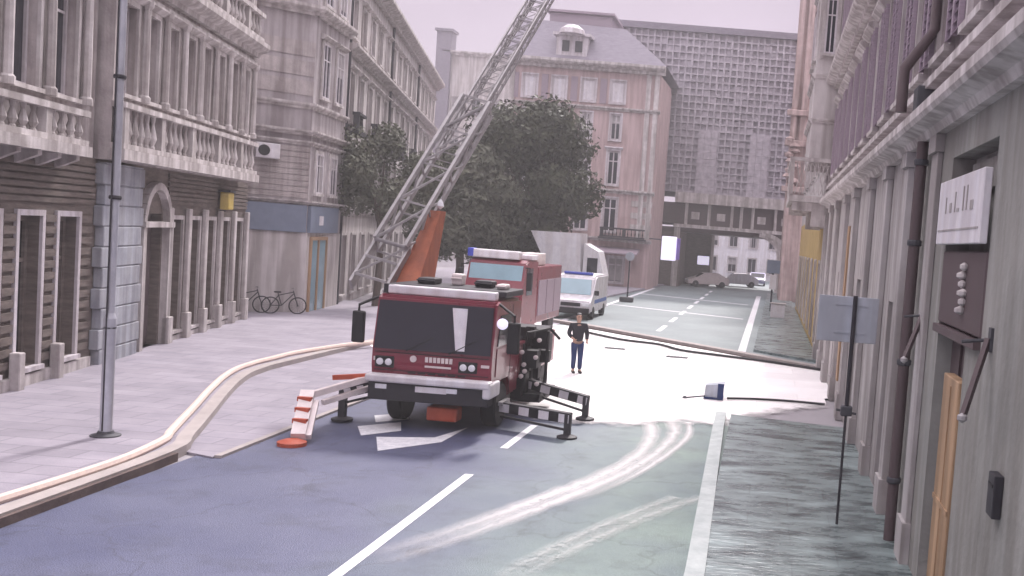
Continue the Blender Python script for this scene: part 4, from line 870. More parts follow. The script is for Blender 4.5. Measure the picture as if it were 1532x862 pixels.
# body behind the cab
mb = MB(); mb.box(X0+0.02, X1-0.02, YF+2.4, YF+6.3, 0.9, 1.75, 0.03); mb.build('body', M['red'], fe)
mb = MB(); mb.box(X0+0.1, X1-0.1, YF+2.45, YF+6.2, 1.76, 1.84); mb.build('deck', M['dark_metal'], fe)
for k in range(2):
    y = YF+2.7+k*1.75; mb = MB(); mb.box(X1-0.018, X1+0.01, y, y+1.4, 0.98, 1.68)
    for j in range(7): mb.box(X1+0.01, X1+0.022, y+0.03, y+1.37, 1.02+j*0.09, 1.08+j*0.09)
    mb.build('locker_shutter', M['dark_metal'], fe)
# machinery cluster at the right rear of the cab
mb = MB(); rnd = random.Random(4)
for k in range(16):
    x = X1+rnd.uniform(-0.12, 0.26); y = YF+2.5+rnd.uniform(0, 1.8); z = 0.45+rnd.uniform(0, 1.5); w = rnd.uniform(0.08, 0.2)
    mb.box(x-w, x+w, y-w, y+w, z-w*1.3, z+w*1.3, 0.015)
mb.tube([(X1+0.1, YF+2.4, 0.5), (X1+0.15, YF+2.4, 2.0), (X1+0.5, YF+3.2, 2.05), (X1+0.7, YF+3.4, 1.8)], 0.035, 7)
mb.tube([(X1+0.5, YF+3.0, 0.4), (X1+0.5, YF+3.0, 2.0)], 0.04, 7); mb.box(X1-0.2, X1+0.5, YF+2.5, YF+4.2, 0.35, 0.55)
mb.build('pump_machinery', M['black'], fe)
mb = MB()
for k in range(7):
    x = X1+0.05+rnd.uniform(0, 0.45); z = 0.7+rnd.uniform(0, 1.2); mb.lathe((x, YF+2.28, z), [(0.05, 0.06), (0.055, 0.0), (0.02, -0.02)], 10, 'y')
mb.split('valve', M['cream'], fe)
# mirrors
for sx, bx in ((X0, X0-0.32), (X1, X1+0.42)):
    mb = MB(); mb.tube([(sx, YF+0.35, TOPZ-0.05), (bx, YF+0.0, TOPZ-0.25), (bx, YF+0.0, TOPZ-0.4)], 0.03, 7); mr_ = mb.build('mirror_arm', M['black'], fe)
    mb = MB(); mb.box(bx-0.13, bx+0.13, YF-0.05, YF+0.08, TOPZ-1.05, TOPZ-0.38, 0.04); mb.build('mirror', M['black'], mr_)
    mb = MB(); mb.box(bx-0.1, bx+0.1, YF+0.081, YF+0.086, TOPZ-1.0, TOPZ-0.43); mb.build('mirror_glass', M['glass_sky'], mr_)
mb = MB(); mb.lathe((X1+0.12, YF+0.2, TOPZ-0.45), [(0.11, 0.05), (0.12, 0), (0.05, -0.04)], 16, 'y'); mb.build('work_lamp', M['lit_white'], fe)
# outriggers, striped
def striped(mb_a, mb_b, p, q, w, h, n=7):
    p = Vector(p); q = Vector(q)
    for i in range(n):
        a = p+(q-p)*i/n; b = p+(q-p)*(i+1)/n; (mb_a if i % 2 else mb_b).bar(a, b, w, h)
def outrigger(p, q, foot, h=0.2, leg=True):
    b = MB(); b.bar(p, q, 0.14, h); t = Vector(q); o = b.build('outrigger', M['black'], fe); P_, Q_ = Vector(p), Vector(q)
    for i in (0, 2, 4, 6): a = MB(); a.bar(P_+(Q_-P_)*(i/7), P_+(Q_-P_)*((i+1)/7), 0.16, h*0.9); a.build('stripe', M['white'], o)
    mb = MB(); mb.bar(t+Vector((-0.05, 0, 0.1)), Vector((t.x-0.05, t.y, foot+0.05)), 0.14); mb.lathe((t.x-0.05, t.y, foot), [(0.22, 0), (0.22, 0.04), (0.1, 0.08)], 14); mb.build('jack_leg', M['dark_metal'], o)
    mb = MB(); mb.bar(Vector(p)+Vector((0, 0, -0.2)), t+Vector((-0.1, 0, -0.24)), 0.05); mb.bar(Vector(p)+Vector((0, 0, 0.11)), t+Vector((0, 0, 0.11)), 0.16, 0.03); mb.build('brace', M['dark_metal'], o)
outrigger((X1, 23.9, 0.72), (-3.95, 23.4, 0.48), 0.04)
outrigger((X1, 21.9, 0.45), (-3.95, 21.3, 0.42), 0.0)
outrigger((X0+0.3, 21.25, 0.9), (-8.75, 21.2, 0.62), 0.03)
mb = MB(); mb.bar((X0-0.05, 20.9, 1.02), (-9.0, 20.0, 0.72), 0.13, 0.12); mb.bar((X0-0.05, 21.1, 0.8), (-8.75, 20.1, 0.58), 0.1, 0.1); mb.bar((-9.02, 20.0, 0.78), (-8.62, 18.8, 0.14), 0.26, 0.14); mb.bar((-8.85, 20.0, 0.6), (-8.48, 18.9, 0.12), 0.12, 0.1); sa = mb.build('stabiliser_arm', M['cream'], fe)
mb = MB(); mb.lathe((-8.66, 18.65, 0.0), [(0.26, 0), (0.26, 0.07), (0.12, 0.12)], 16); mb.build('foot_pad', M['red_bright'], sa); mb = MB(); mb.bar((-8.85, 20.75, 1.0), (-8.1, 20.9, 1.08), 0.1); mb.build('red_bar', M['red_bright'], sa)
mb = MB()
for t in (0.2, 0.45, 0.7): p = Vector((-9.02, 20.0, 0.78)).lerp(Vector((-8.62, 18.8, 0.14)), t); mb.box(p.x-0.135, p.x+0.135, p.y-0.1, p.y+0.0, p.z+0.0, p.z+0.09)
mb.split('stripe', M['red_bright'], sa, gap=0.02)
# turret and ladder
base = V(553, 428, 23.0); tip = V(835, -45, 31.0)
ax = (tip-base); Ln = ax.length; ax.normalize(); side = ax.cross(Vector((0, 1, 0))).normalized(); dep = side.cross(ax).normalized()
if side.z > 0: side = -side                 # 'side' points to the lower right edge of the ladder as seen from the street
def LP(t, s_, d_): return base+ax*t+side*s_+dep*d_
LW, LD = 0.37, 0.26
def ladder_section(t0, t1, lw, ld, step, name, rr):
    mb = MB()
    for s_ in (-lw, lw):
        for d_ in (-ld, ld): mb.bar(LP(t0, s_, d_), LP(t1, s_, d_), rr, rr*1.2)
    n = max(2, int((t1-t0)/step))
    for i in range(n+1):
        t = t0+(t1-t0)*i/n
        for d_ in (-ld, ld): mb.bar(LP(t, -lw, d_), LP(t, lw, d_), rr*0.55)
        for s_ in (-lw, lw): mb.bar(LP(t, s_, -ld), LP(t, s_, ld), rr*0.5)
        if i < n:
            t2 = t0+(t1-t0)*(i+1)/n; tm = (t+t2)/2
            mb.bar(LP(t, -lw, -ld), LP(t2, lw, -ld), rr*0.6)
            for s_ in (-lw, lw): mb.bar(LP(t, s_, -ld), LP(tm, s_, ld), rr*0.5); mb.bar(LP(tm, s_, ld), LP(t2, s_, -ld), rr*0.5)
    return mb.build(name, M['alu'], fe)
ladder_section(1.15, 6.3, LW, LD, 1.2, 'ladder_section', 0.085)
ladder_section(4.3, Ln, LW*0.72, LD*0.7, 0.85, 'ladder_section', 0.05)
ladder_section(6.6, Ln, LW*0.5, LD*0.5, 0.45, 'ladder_section', 0.035)
mb = MB()
for t_ in (0.1, 0.65, 1.15): mb.bar(LP(t_, -LW, -0.2), LP(t_, LW, -0.2), 0.06)
mb.bar(LP(0.1, -LW, -0.2), LP(1.15, LW, -0.2), 0.05)
for s_ in (-LW-0.03, LW+0.03): mb.bar(LP(-0.1, s_, 0), LP(1.25, s_, 0), 0.32, 0.06, up=side)
mb.build('ladder_heel', M['alu'], fe)
mb = MB(); p0 = Vector((-8.0, 23.2, TOPZ-0.9)); pt = LP(2.75, LW+0.06, 0.2)
mb.hexa([(-8.62, 22.9, TOPZ-0.3), (-8.05, 22.9, TOPZ-0.3), (-8.05, 24.2, TOPZ-0.3), (-8.62, 24.2, TOPZ-0.3), pt+Vector((-0.15, -0.15, 0)), pt+Vector((0.12, -0.15, 0)), pt+Vector((0.12, 0.25, 0)), pt+Vector((-0.15, 0.25, 0))])
mb.box(-8.0, -6.2, 23.3, 24.8, 1.85, TOPZ-0.31, 0.05); mb.build('turret', M['rust_red'], fe)
mb = MB(); mb.lathe((-7.0, 24.2, 1.845), [(1.0, 0), (1.0, 0.12), (0.85, 0.16)], 28); mb.build('turntable', M['dark_metal'], fe)
mb = MB(); pc = pt+Vector((0.05, 0, 0.15)); mb.lathe(pc, [(0.02, -0.1), (0.1, -0.03), (0.06, 0.08), (0.02, 0.14)], 10); mb.build('beacon', M['lamp'], fe)

# ------------------------------------------------------------ second engine behind
YB = 37.0
f2 = empty('fire_engine', (-7.9, YB+3, 0), 'second red fire engine with windscreen pale blue from sky reflection behind the ladder truck', 'fire engine')
qa = V(698, 372, YB); qb = V(800, 385, YB); xa, xb = qa.x, qa.x+2.15
tz = qa.z
mb = MB(); mb.xprism([(YB, 0.6), (YB-0.02, 2.0), (YB+0.1, 2.25), (YB+0.45, tz-0.42), (YB+0.8, tz-0.3), (YB+2.4, tz-0.3), (YB+2.4, 0.6)], xa, xb, 0.05); mb.build('cab', M['red'], f2)
mb = MB(); mb.xprism([(YB+0.09, tz-1.35), (YB+0.36, tz-0.5), (YB+0.46, tz-0.5), (YB+0.2, tz-1.35)], xa+0.08, xb-0.1); mb.build('windscreen', M['glass_sky'], f2)
mb = MB(); mb.box(xa+0.02, xb-0.3, YB+0.5, YB+1.0, tz-0.29, tz+0.02, 0.06); mb.box(xa+0.1, xb, YB+1.3, YB+2.3, tz-0.28, tz-0.1, 0.03); mb.build('light_bar', M['white'], f2)
mb = MB(); mb.box(xa-0.1, xa+0.12, YB+0.48, YB+0.98, tz-0.27, tz+0.04, 0.03); mb.build('beacon', mat('blue_beacon', (0.05, 0.07, 0.45), 0.3), f2)
mb = MB(); mb.box(xa-0.03, xb+0.03, YB-0.2, YB, 0.75, 1.15, 0.04); mb.build('bumper', M['white'], f2)
for x in (xa+0.35, xb-0.35): mb = MB(); mb.lathe((x, YB-0.02, 1.4), [(0.13, 0.02), (0.12, -0.02), (0.05, -0.04)], 14, 'y'); mb.build('headlight', M['lamp'], f2)
mb = MB(); mb.box(xa+0.02, xb-0.02, YB+2.5, YB+7, 0.7, tz-0.55, 0.05); mb.build('body', M['red'], f2)
mb = MB(); mb.box(xa+0.3, xa+1.1, YB+2.6, YB+5, tz-0.54, tz-0.2, 0.04); mb.box(xb-0.9, xb-0.2, YB+2.4, YB+4.5, tz-0.54, tz-0.05, 0.04); mb.build('roof_locker', M['cream'], f2)
mb = MB(); mb.box(xb-0.001, xb+0.02, YB+0.6, YB+1.5, 1.9, tz-0.6); mb.build('side_window', M['glass'], f2)
for k in range(3): mb = MB(); mb.box(xb-0.02, xb+0.012, YB+2.7+k*1.45, YB+4.0+k*1.45, 1.0, 2.4); mb.build('locker_shutter', M['shutter'], f2)
for x, s_ in ((xa+0.2, -1), (xb-0.2, 1)):
    for y in (YB+1.3, YB+5.6): wheel(f2, x, y, 0.5, 0.3, s_)
for x in (xa-0.2, xb+0.2):
    mb = MB(); mb.box(x-0.1, x+0.1, YB+0.1, YB+0.2, 2.1, 2.8, 0.03); mb.tube([(x, YB+0.15, 2.8), (x, YB+0.15, 2.95), (x+(0.2 if x < xa else -0.2), YB+0.3, 2.95)], 0.025, 6); mb.build('mirror', M['black'], f2)

# ------------------------------------------------------------ white van facing us, white box truck behind
def van(loc, label, w=2.0, h=2.25, stripe=True):
    v = empty('police_van', loc, label, 'van'); x, y = loc[0], loc[1]; a, b = x-w/2, x+w/2
    mb = MB(); mb.xprism([(y, 0.35), (y-0.02, 0.95), (y+0.75, 1.2), (y+1.35, h-0.12), (y+1.7, h), (y+5.2, h), (y+5.3, 0.35)], a, b, 0.08); mb.build('body', M['white'], v)
    mb = MB(); mb.hexa([(a+0.14, y+0.74, 1.27), (b-0.14, y+0.74, 1.27), (b-0.14, y+0.84, 1.27), (a+0.14, y+0.84, 1.27), (a+0.22, y+1.22, h-0.22), (b-0.22, y+1.22, h-0.22), (b-0.22, y+1.32, h-0.22), (a+0.22, y+1.32, h-0.22)])
    mb.build('windscreen', M['glass_sky'], v)
    mb = MB(); mb.box(a+0.05, b-0.05, y-0.09, y+0.1, 0.32, 0.62, 0.04); mb.box(a+0.5, b-0.5, y-0.05, y+0.05, 0.7, 0.88); mb.build('bumper', M['black'], v)
    for xx in (a+0.25, b-0.25): mb = MB(); mb.box(xx-0.18, xx+0.18, y-0.04, y+0.06, 0.7, 0.9, 0.03); mb.build('headlight', M['lamp'], v)
    mb = MB(); mb.box(a+0.25, b-0.25, y+1.6, y+1.85, h+0.003, h+0.13, 0.03); mb.build('light_bar', mat('blue_lamp', (0.06, 0.09, 0.4), 0.3), v)
    for xx, s_ in ((a+0.1, -1), (b-0.1, 1)):
        for yy in (y+0.95, y+4.2): wheel(v, xx, yy, 0.34, 0.24, s_)
        mb = MB(); mb.box(xx-0.12+s_*0.22, xx+0.12+s_*0.22, y+0.95, y+1.05, 1.25, 1.5, 0.03); mb.build('mirror', M['black'], v)
    if stripe: mb = MB(); mb.box(a-0.004, b+0.004, y+1.2, y+5.0, 0.8, 1.0); mb.build('stripe', mat('blue_stripe', (0.05, 0.12, 0.4), 0.5), v)
    return v
g = G(852, 478); van((g.x, g.y, 0), 'small white van with windscreen blue from sky reflection facing the camera behind the man')
bt = empty('box_truck', (-13, 62, 0), 'white high box truck standing sideways below the big tree', 'truck')
p = V(800, 345, 62); q = V(873, 352, 62); r_ = V(905, 375, 62)
mb = MB(); a = [Vector((p.x, 61, p.z)), Vector((q.x, 61, q.z+0.1)), Vector((q.x+0.2, 61, 1.0)), Vector((p.x+1.2, 61, 1.0)), Vector((p.x+0.9, 61, 2.6))]
vs0 = [mb.bm.verts.new(v) for v in a]; vs1 = [mb.bm.verts.new(v+Vector((0, 2.3, 0))) for v in a]
for i in range(5): mb.bm.faces.new((vs0[i], vs0[(i+1) % 5], vs1[(i+1) % 5], vs1[i]))
mb.bm.faces.new(vs0); mb.bm.faces.new(vs1[::-1]); mb.build('box', M['white'], bt)
ca, cb_ = q.x+0.25, r_.x+0.1
mb = MB(); mb.bm.verts.ensure_lookup_table()
a = [Vector(v) for v in ((ca, 61.1, 0.6), (cb_, 61.1, 0.6), (cb_+0.05, 61.1, 1.9), (cb_-0.35, 61.1, r_.z-0.1), (ca, 61.1, r_.z+0.35))]
vs0 = [mb.bm.verts.new(v) for v in a]; vs1 = [mb.bm.verts.new(v+Vector((0, 2.1, 0))) for v in a]
for i in range(5): mb.bm.faces.new((vs0[i], vs0[(i+1) % 5], vs1[(i+1) % 5], vs1[i]))
mb.bm.faces.new(vs0); mb.bm.faces.new(vs1[::-1]); cabo = mb.build('cab', M['white'], bt)
mb = MB(); mb.box(ca+0.25, cb_-0.35, 61.07, 61.098, 1.9, 2.95); mb.build('side_window', M['glass'], bt)
mb = MB(); mb.box(p.x+1.0, cb_, 61.3, 63, 0.5, 0.95); mb.build('chassis', M['black'], bt)
for x in (p.x+2.0, cb_-0.6):
    for y in (61.3, 63.0): mb = MB(); mb.lathe((x, y, 0.48), [(0.28, -0.14), (0.45, -0.14), (0.48, -0.1), (0.48, 0.1), (0.45, 0.14), (0.28, 0.14)], 20, 'y'); wo = mb.build('wheel', M['black'], bt)
for x, z, w, h, m, lab in ((-6.6, 2.6, 0.6, 0.45, 'lit_white', 'small white lit box in the dark left side of the passage'), (1.25, 2.4, 0.25, 1.0, 'lit_warm', 'tall warm orange lit box on the right side of the passage')):
    wl2 = empty('wall_lamp', (x, 102, z), lab, 'lamp'); y = 103.2 if x < 0 else 99
    mb = MB(); mb.box(x-w, x+w, y-0.25, y, z-h, z+h, 0.05); mb.build('lamp_box', M[m], wl2)
    mb = MB(); mb.box(x-w-0.06, x+w+0.06, y+0.003, y+0.3, z-h-0.06, z+h+0.06, 0.03); mb.build('back_plate', M['iron'], wl2)
# parked cars seen in the passage
def car(loc, rz, m, label, group='cars in the passage'):
    v = empty('parked_car', loc, label, 'car', group)
    mb = MB(); x, y = loc[0], loc[1]
    mb.xprism([(y-2.1, 0.3), (y-2.15, 0.7), (y-1.2, 0.92), (y-0.5, 1.42), (y+1.0, 1.45), (y+1.8, 1.0), (y+2.1, 0.95), (y+2.1, 0.3)], x-0.88, x+0.88, 0.07); mb.build('body', m, v)
    mb = MB(); mb.xprism([(y-1.17, 0.97), (y-0.56, 1.38), (y-0.48, 1.38), (y-1.0, 0.97)], x-0.75, x+0.75); mb.build('windscreen', M['glass'], v)
    for xx in (x-0.65, x+0.65): mb = MB(); mb.box(xx-0.16, xx+0.16, y-2.17, y-2.1, 0.58, 0.74, 0.02); mb.build('headlight', M['lamp'], v)
    for xx, s_ in ((x-0.8, -1), (x+0.8, 1)):
        for yy in (y-1.35, y+1.35): wheel(v, xx, yy, 0.32, 0.2, s_)
    v.rotation_euler.z = rz; return v
car((-5.9, 101, 0.01), radians(-75), M['cream'], 'cream car turned sideways in the dark left side of the passage')
car((-3.0, 108, 0.01), radians(-80), M['white'], 'white car turned sideways in the middle of the passage')
car((-1.0, 116, 0.01), 0, mat('car_lilac', (0.35, 0.33, 0.5), 0.4), 'lilac grey car facing out at the back of the passage')

# ------------------------------------------------------------ person
def skin_mesh(name, pts, edges, m, parent, sub=2):
    bm = bmesh.new(); sl = bm.verts.layers.skin.verify(); vs = []
    o_ = Vector(parent['_o'])
    for i, (p, r) in enumerate(pts):
        v = bm.verts.new(Vector(p)); rr = r if isinstance(r, tuple) else (r, r); v[sl].radius = rr; v[sl].use_root = (i == 0); vs.append(v)
    for a, b in edges: bm.edges.new((vs[a], vs[b]))
    me = bpy.data.meshes.new(name); bm.to_mesh(me); bm.free(); o = bpy.data.objects.new(name, me); C.objects.link(o); me.materials.append(m)
    k = o.modifiers.new('skin', 'SKIN'); k.use_smooth_shade = True; s_ = o.modifiers.new('sub', 'SUBSURF'); s_.levels = sub; s_.render_levels = sub
    o.parent = parent; return o
gp = G(861, 560); k_ = 1.05
pr = empty('person', (gp.x, gp.y, 0.04), 'man in dark jacket and navy trousers standing on the pale crossing beside the engine', 'person')
pts = [((0, 0, 0.95), (0.12, 0.1)), ((0, 0, 1.15), (0.125, 0.09)), ((0, 0, 1.38), (0.15, 0.1)), ((0, 0, 1.5), (0.055, 0.055)), ((0, 0.0, 1.57), (0.06, 0.065)), ((0, -0.01, 1.67), (0.1, 0.115)), ((0, 0, 1.75), (0.085, 0.1)),
       ((0.09, 0, 0.88), 0.09), ((0.1, -0.02, 0.5), 0.06), ((0.11, 0.02, 0.1), 0.042), ((0.12, -0.14, 0.04), 0.035),
       ((-0.09, 0, 0.88), 0.09), ((-0.08, 0.02, 0.5), 0.06), ((-0.08, 0.06, 0.1), 0.042), ((-0.09, -0.1, 0.04), 0.035),
       ((0.2, 0, 1.43), 0.058), ((0.27, 0.03, 1.17), 0.045), ((0.24, -0.14, 0.98), 0.034), ((0.22, -0.22, 0.94), 0.03),
       ((-0.2, 0, 1.43), 0.058), ((-0.27, 0.03, 1.17), 0.045), ((-0.2, -0.16, 1.05), 0.034), ((-0.16, -0.24, 1.03), 0.03)]
ed = [(0, 1), (1, 2), (2, 3), (3, 4), (4, 5), (5, 6), (0, 7), (7, 8), (8, 9), (9, 10), (0, 11), (11, 12), (12, 13), (13, 14), (2, 15), (15, 16), (16, 17), (17, 18), (2, 19), (19, 20), (20, 21), (21, 22)]
skin_mesh('body', pts, ed, M['skin'], pr)
def hand(px, sgn):
    for i in range(4): skin_mesh('finger', [(Vector(px)+Vector((sgn*(-0.025+0.017*i), -0.02, 0)), 0.009), (Vector(px)+Vector((sgn*(-0.028+0.02*i), -0.07, -0.01)), 0.008), (Vector(px)+Vector((sgn*(-0.028+0.02*i), -0.1+0.006*abs(i-1), -0.03)), 0.007)], [(0, 1), (1, 2)], M['skin'], pr, 1)
    skin_mesh('thumb', [(Vector(px)+Vector((-sgn*0.025, 0, 0)), 0.011), (Vector(px)+Vector((-sgn*0.05, -0.035, 0.005)), 0.009), (Vector(px)+Vector((-sgn*0.052, -0.06, 0)), 0.008)], [(0, 1), (1, 2)], M['skin'], pr, 1)
hand((0.22, -0.22, 0.94), 1); hand((-0.16, -0.24, 1.03), -1)
skin_mesh('trousers', [((0, 0, 0.98), (0.15, 0.12)), ((0.1, 0, 0.86), 0.115), ((0.1, -0.02, 0.5), 0.085), ((0.11, 0.02, 0.1), 0.07), ((-0.1, 0, 0.86), 0.115), ((-0.08, 0.02, 0.5), 0.085), ((-0.08, 0.06, 0.1), 0.07)], [(0, 1), (1, 2), (2, 3), (0, 4), (4, 5), (5, 6)], M['navy'], pr)
skin_mesh('jacket', [((0, 0, 1.38), (0.185, 0.13)), ((0, 0, 1.15), (0.17, 0.13)), ((0, 0, 0.9), (0.19, 0.15)), ((0, 0, 1.5), (0.08, 0.08)), ((0.21, 0, 1.43), 0.085), ((0.28, 0.03, 1.17), 0.07), ((0.24, -0.12, 1.0), 0.055), ((-0.21, 0, 1.43), 0.085), ((-0.28, 0.03, 1.17), 0.07), ((-0.2, -0.14, 1.06), 0.055)], [(0, 1), (1, 2), (0, 3), (0, 4), (4, 5), (5, 6), (0, 7), (7, 8), (8, 9)], M['blackcloth'], pr)
for x, y in ((0.11, 0.0), (-0.08, 0.04)): skin_mesh('boot', [((x, y, 0.1), 0.06), ((x, y+0.02, 0.04), 0.055), ((x+0.005*(1 if x > 0 else -1), y-0.18, 0.03), 0.045)], [(0, 1), (1, 2)], M['black'], pr)
skin_mesh('hair', [((0, 0.04, 1.68), (0.115, 0.11)), ((0, 0.015, 1.8), (0.115, 0.125))], [(0, 1)], M['black'], pr)
pr['_o'] = (0, 0, 0); mb = MB()
for x in (-0.035, 0.035): mb.lathe((x, -0.108, 1.69), [(0.004, 0.01), (0.014, 0.0), (0.004, -0.008)], 8, 'y')
mb.build('eye', M['black'], pr); mb = MB(); mb.hexa([(-0.015, -0.1, 1.64), (0.015, -0.1, 1.64), (0.01, -0.08, 1.64), (-0.01, -0.08, 1.64), (-0.006, -0.1, 1.69), (0.006, -0.1, 1.69), (0.006, -0.08, 1.69), (-0.006, -0.08, 1.69)]); mb.hexa([(-0.018, -0.125, 1.645), (0.018, -0.125, 1.645), (0.018, -0.1, 1.64), (-0.018, -0.1, 1.64), (-0.005, -0.112, 1.67), (0.005, -0.112, 1.67), (0.005, -0.1, 1.68), (-0.005, -0.1, 1.68)]); mb.build('nose', M['skin'], pr)
pr.scale = (k_, k_, k_); pr.rotation_euler.z = radians(25)

# ------------------------------------------------------------ street furniture
lp = empty('street_pole', G(158, 652, 0.15), 'tall galvanised steel pole on the left pavement', 'pole')
L = G(158, 652, 0.15); mb = MB(); mb.tube([L, L+Vector((0, 0, 2.1))], 0.10, 16); mb.tube([L+Vector((0, 0, 2.1)), L+Vector((0, 0, 2.2))], 0.10, 16, 0.07); mb.tube([L+Vector((0, 0, 2.2)), L+Vector((0, 0, 9.5))], 0.07, 16); mb.build('shaft', M['pole'], lp, smooth=True)
mb = MB(); mb.lathe(L, [(0.24, 0.002), (0.24, 0.02), (0.14, 0.05), (0.12, 0.09)], 20); mb.build('base_plate', M['iron'], lp)
mb = MB(); mb.tube([L+Vector((0.0, -0.1, 0.1)), L+Vector((0.0, -0.1, 9.3))], 0.014, 6)
for z in (1.9, 4.2, 6.3): mb.lathe(L+Vector((0, 0, z)), [(0.09, 0), (0.10, 0.02), (0.10, 0.05), (0.09, 0.07)], 16)
mb.build('cable', M['dark_metal'], lp)
mb = MB(); mb.tube([L+Vector((0.0, 0, 9.2)), L+Vector((0.8, 0.1, 9.9)), L+Vector((2.0, 0.2, 10.1))], 0.05, 8); mb.build('arm', M['pole'], lp)
SP = V(1259, 795, 15.7); SP = Vector((1.42, 15.7, 0.12))
sp = empty('road_sign', SP, 'blank grey back of a wide rectangular sign on a thin dark post', 'sign')
top = V(1261, 440, 15.7)
mb = MB(); mb.tube([SP, (SP.x, SP.y, 1.9)], 0.022, 10); mb.tube([(SP.x, SP.y, 1.9), (SP.x, SP.y, 3.76)], 0.035, 10); mb.build('post', M['dark_metal'], sp, smooth=True)
mb = MB(); mb.box(SP.x-0.56, SP.x+0.38, SP.y+0.045, SP.y+0.075, 3.02, 3.74, 0.008); bo = mb.build('board', M['grey_sign'], sp)
for z in (3.16, 3.6): mb = MB(); mb.box(SP.x-0.3, SP.x+0.2, SP.y+0.032, SP.y+0.0445, z, z+0.03); mb.build('rail', M['grey_sign'], bo)
mb = MB(); mb.box(SP.x-0.09, SP.x+0.09, SP.y-0.07, SP.y+0.07, 1.86, 2.02, 0.02); mb.tube([(SP.x-0.16, SP.y, 1.95), (SP.x+0.16, SP.y, 1.9)], 0.02, 6); mb.build('clamp', M['iron'], sp)
# little cart / floodlight lying in the crossing
g = G(1068, 596, 0.04); ct = empty('hand_cart', (g.x, g.y, 0.04), 'small dark grey hand cart with thin handle on the pale crossing', 'cart')
mb = MB(); x, y = g.x, g.y
mb.hexa([(x-0.27, y-0.2, 0.1), (x+0.22, y-0.25, 0.1), (x+0.22, y+0.3, 0.1), (x-0.27, y+0.3, 0.1), (x-0.25, y-0.15, 0.42), (x+0.28, y-0.25, 0.50), (x+0.28, y+0.3, 0.50), (x-0.25, y+0.25, 0.42)]); mb.build('box', M['grey_sign'], ct)
mb = MB(); mb.box(x-0.28, x+0.26, y-0.28, y+0.32, 0.05, 0.098); mb.box(x+0.1, x+0.27, y-0.29, y-0.255, 0.04, 0.5); mb.build('tray', M['navy'], ct)
mb = MB(); mb.tube([(x-0.25, y-0.2, 0.12), (x-0.75, y-0.35, 0.06)], 0.022, 7); mb.lathe((x-0.8, y-0.36, 0.0), [(0.06, 0.03), (0.07, 0.06), (0.03, 0.1)], 10); mb.build('handle', M['iron'], ct)
# hoses
def hose(name, pts, r, m, label, group=None):
    sm = smooth([Vector(p) for p in pts], 5); mb = MB(); mb.tube(sm, r, 8); o = mb.build(name, m, smooth=True); return tag(o, label, 'hose', group)
hp = [(p.x-0.42, p.y, 0.2) for i, p in enumerate(kp) if 11 < p.y < 33 and (i % 2 == 0 or p.y > 27)]
hose('fire_hose', [(-10.15, 9, 0.2), (-10.2, 12, 0.2)]+[(-10.12+0.04*sin(q), 13+q, 0.2) for q in (0, 1.5, 3)]+[h for h in hp if h[1] > 17]+[(-13.0, 33.5, 0.2), (-11.5, 35, 0.07)], 0.075, M['hose'], 'pale orange fire hose laid along the left kerb')
hose('fire_hose', [(G(878, 497, .1).x, G(878, 497, .1).y, 0.1)]+[tuple(G(x, y, 0.1)) for x, y in ((930, 508), (985, 515), (1020, 524), (1080, 532), (1150, 541), (1228, 553))], 0.05, M['black'], 'black hose lying across the far edge of the pale crossing')
hose('fire_hose', [tuple(G(x, y, 0.09)) for x, y in ((1088, 596), (1130, 597), (1180, 600), (1234, 605))], 0.035, M['black'], 'thin black hose running from the cart towards the right wall')
for x, y, lab in ((922, 522, 'small flat dark drain cover near the black hose, left one'), (1015, 535, 'small flat dark drain cover near the black hose, right one')):
    g = G(x, y, 0.04); mb = MB(); mb.box(g.x-0.45, g.x+0.35, g.y-0.15, g.y+0.15, 0.04, 0.07, 0.01)
    for i in range(6): mb.box(g.x-0.4+i*0.12, g.x-0.34+i*0.12, g.y-0.12, g.y+0.12, 0.071, 0.08)
    tag(mb.build('drain_cover', M['iron']), lab, 'drain cover', 'drain covers in the crossing')
# pole sign, box and cone far down the road
g = G(938, 452); sp2 = empty('sign_post', (g.x, g.y, 0), 'thin dark sign post with heavy foot before the pink building', 'sign post')
mb = MB(); mb.tube([(g.x, g.y, 0.1), (g.x, g.y, 3.4)], 0.05, 8); mb.build('post', M['dark_metal'], sp2)
mb = MB(); mb.box(g.x-0.5, g.x+0.4, g.y-0.3, g.y+0.3, 0, 0.35, 0.06); mb.build('foot', M['iron'], sp2)
mb = MB(); mb.tube([(g.x, g.y-0.06, 3.1), (g.x, g.y-0.1, 3.1)], 0.3, 18); mb.build('disc', M['grey_sign'], sp2)
g = G(1152, 468); sp3 = empty('sign_post', (g.x, g.y, 0), 'dark square sign on a post at the mouth of the passage', 'sign post')
mb = MB(); mb.tube([(g.x, g.y, 0.0), (g.x, g.y, 3.6)], 0.06, 8); mb.build('post', M['dark_metal'], sp3)
mb = MB(); mb.box(g.x-0.45, g.x+0.45, g.y-0.12, g.y-0.07, 2.7, 3.6, 0.02); mb.build('board', M['sign_blue'], sp3)
mb = MB(); mb.box(g.x-0.2, g.x+0.25, g.y-0.11, g.y-0.07, 1.6, 2.6, 0.02); mb.build('lower_board', M['white'], sp3)
g = G(1160, 478); ub = empty('utility_box', (g.x+0.2, g.y, 0.1), 'white square utility box on the right pavement beyond the crossing', 'utility box')
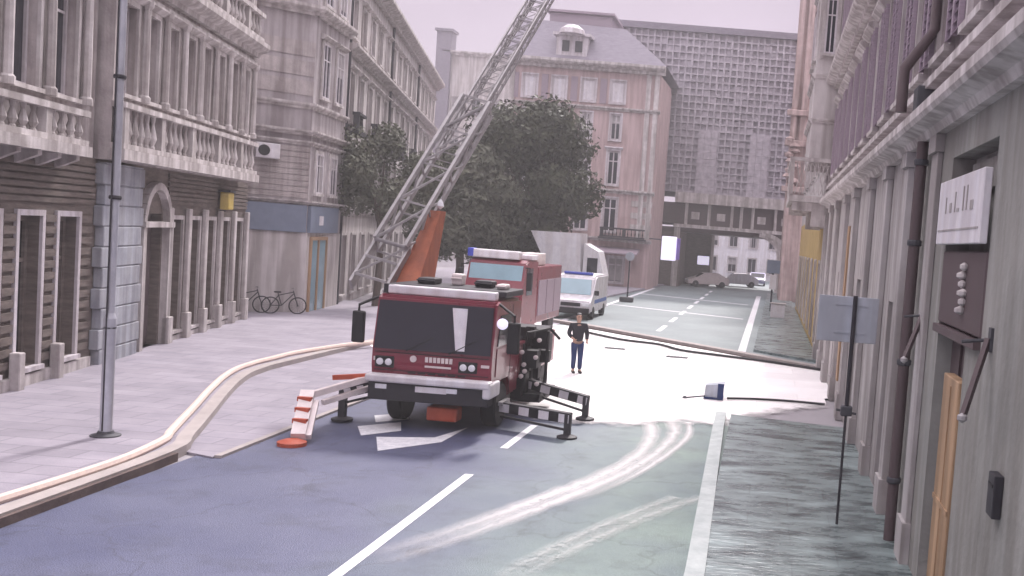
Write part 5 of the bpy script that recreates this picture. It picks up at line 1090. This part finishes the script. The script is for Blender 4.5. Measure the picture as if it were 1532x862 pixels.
mb = MB(); mb.box(g.x-0.35, g.x+0.55, g.y, g.y+0.5, 0.1, 0.95, 0.02); mb.build('case', M['white'], ub)
mb = MB(); mb.box(g.x-0.4, g.x+0.6, g.y-0.05, g.y+0.55, 0.955, 1.02, 0.01); mb.build('lid', M['stone_trim'], ub)
g = G(1168, 438); cn = empty('traffic_cone', (g.x, g.y, 0.1), 'orange and white traffic cone beside the ochre wall', 'cone')
mb = MB(); mb.lathe((g.x, g.y, 0.1), [(0.32, 0.05), (0.2, 0.4), (0.18, 0.45), (0.06, 1.1), (0.04, 1.12)], 14); mb.build('cone', M['red_bright'], cn)
mb = MB(); mb.box(g.x-0.38, g.x+0.38, g.y-0.38, g.y+0.38, 0.1, 0.16); mb.build('foot', M['black'], cn)
mb = MB(); mb.lathe((g.x, g.y, 0.1), [(0.165, 0.6), (0.105, 0.88)], 14); mb.build('band', M['white'], cn)
p = V(1003, 372, 84); hs_ = empty('projecting_sign', (p.x, 84, p.z), 'white and violet box sign projecting at the corner of the pink building', 'sign')
mb = MB(); mb.box(p.x-0.75, p.x+0.5, 83.8, 84.1, p.z-1.0, p.z+1.0, 0.08); mb.build('box', M['lit_white'], hs_)
mb = MB(); mb.box(p.x+0.52, p.x+0.8, 83.8, 84.1, p.z-0.9, p.z+0.9, 0.05); mb.build('edge_strip', mat('violet', (0.2, 0.12, 0.45), 0.5), hs_)
mb = MB(); mb.tube([(p.x-0.7, 84, p.z+0.7), (-10.2, 85.9, p.z+0.7)], 0.06, 6); mb.build('bracket', M['iron'], hs_)
mb = MB(); mb.box(-130, 120, -22, 260, -1.2, 45)
hm = bpy.data.materials.new('haze'); hm.use_nodes = True; hn = hm.node_tree.nodes; hn.remove(hn['Principled BSDF'])
pv = hn.new('ShaderNodeVolumePrincipled'); pv.inputs['Color'].default_value = (0.95, 0.93, 0.95, 1); pv.inputs['Density'].default_value = 0.0019; hm.node_tree.links.new(pv.outputs[0], hn['Material Output'].inputs['Volume'])
tag(mb.build('haze', hm), kind='stuff')
for o in C.objects:
    if '_o' in o: del o['_o']
for m in bpy.data.materials: m.use_fake_user = False
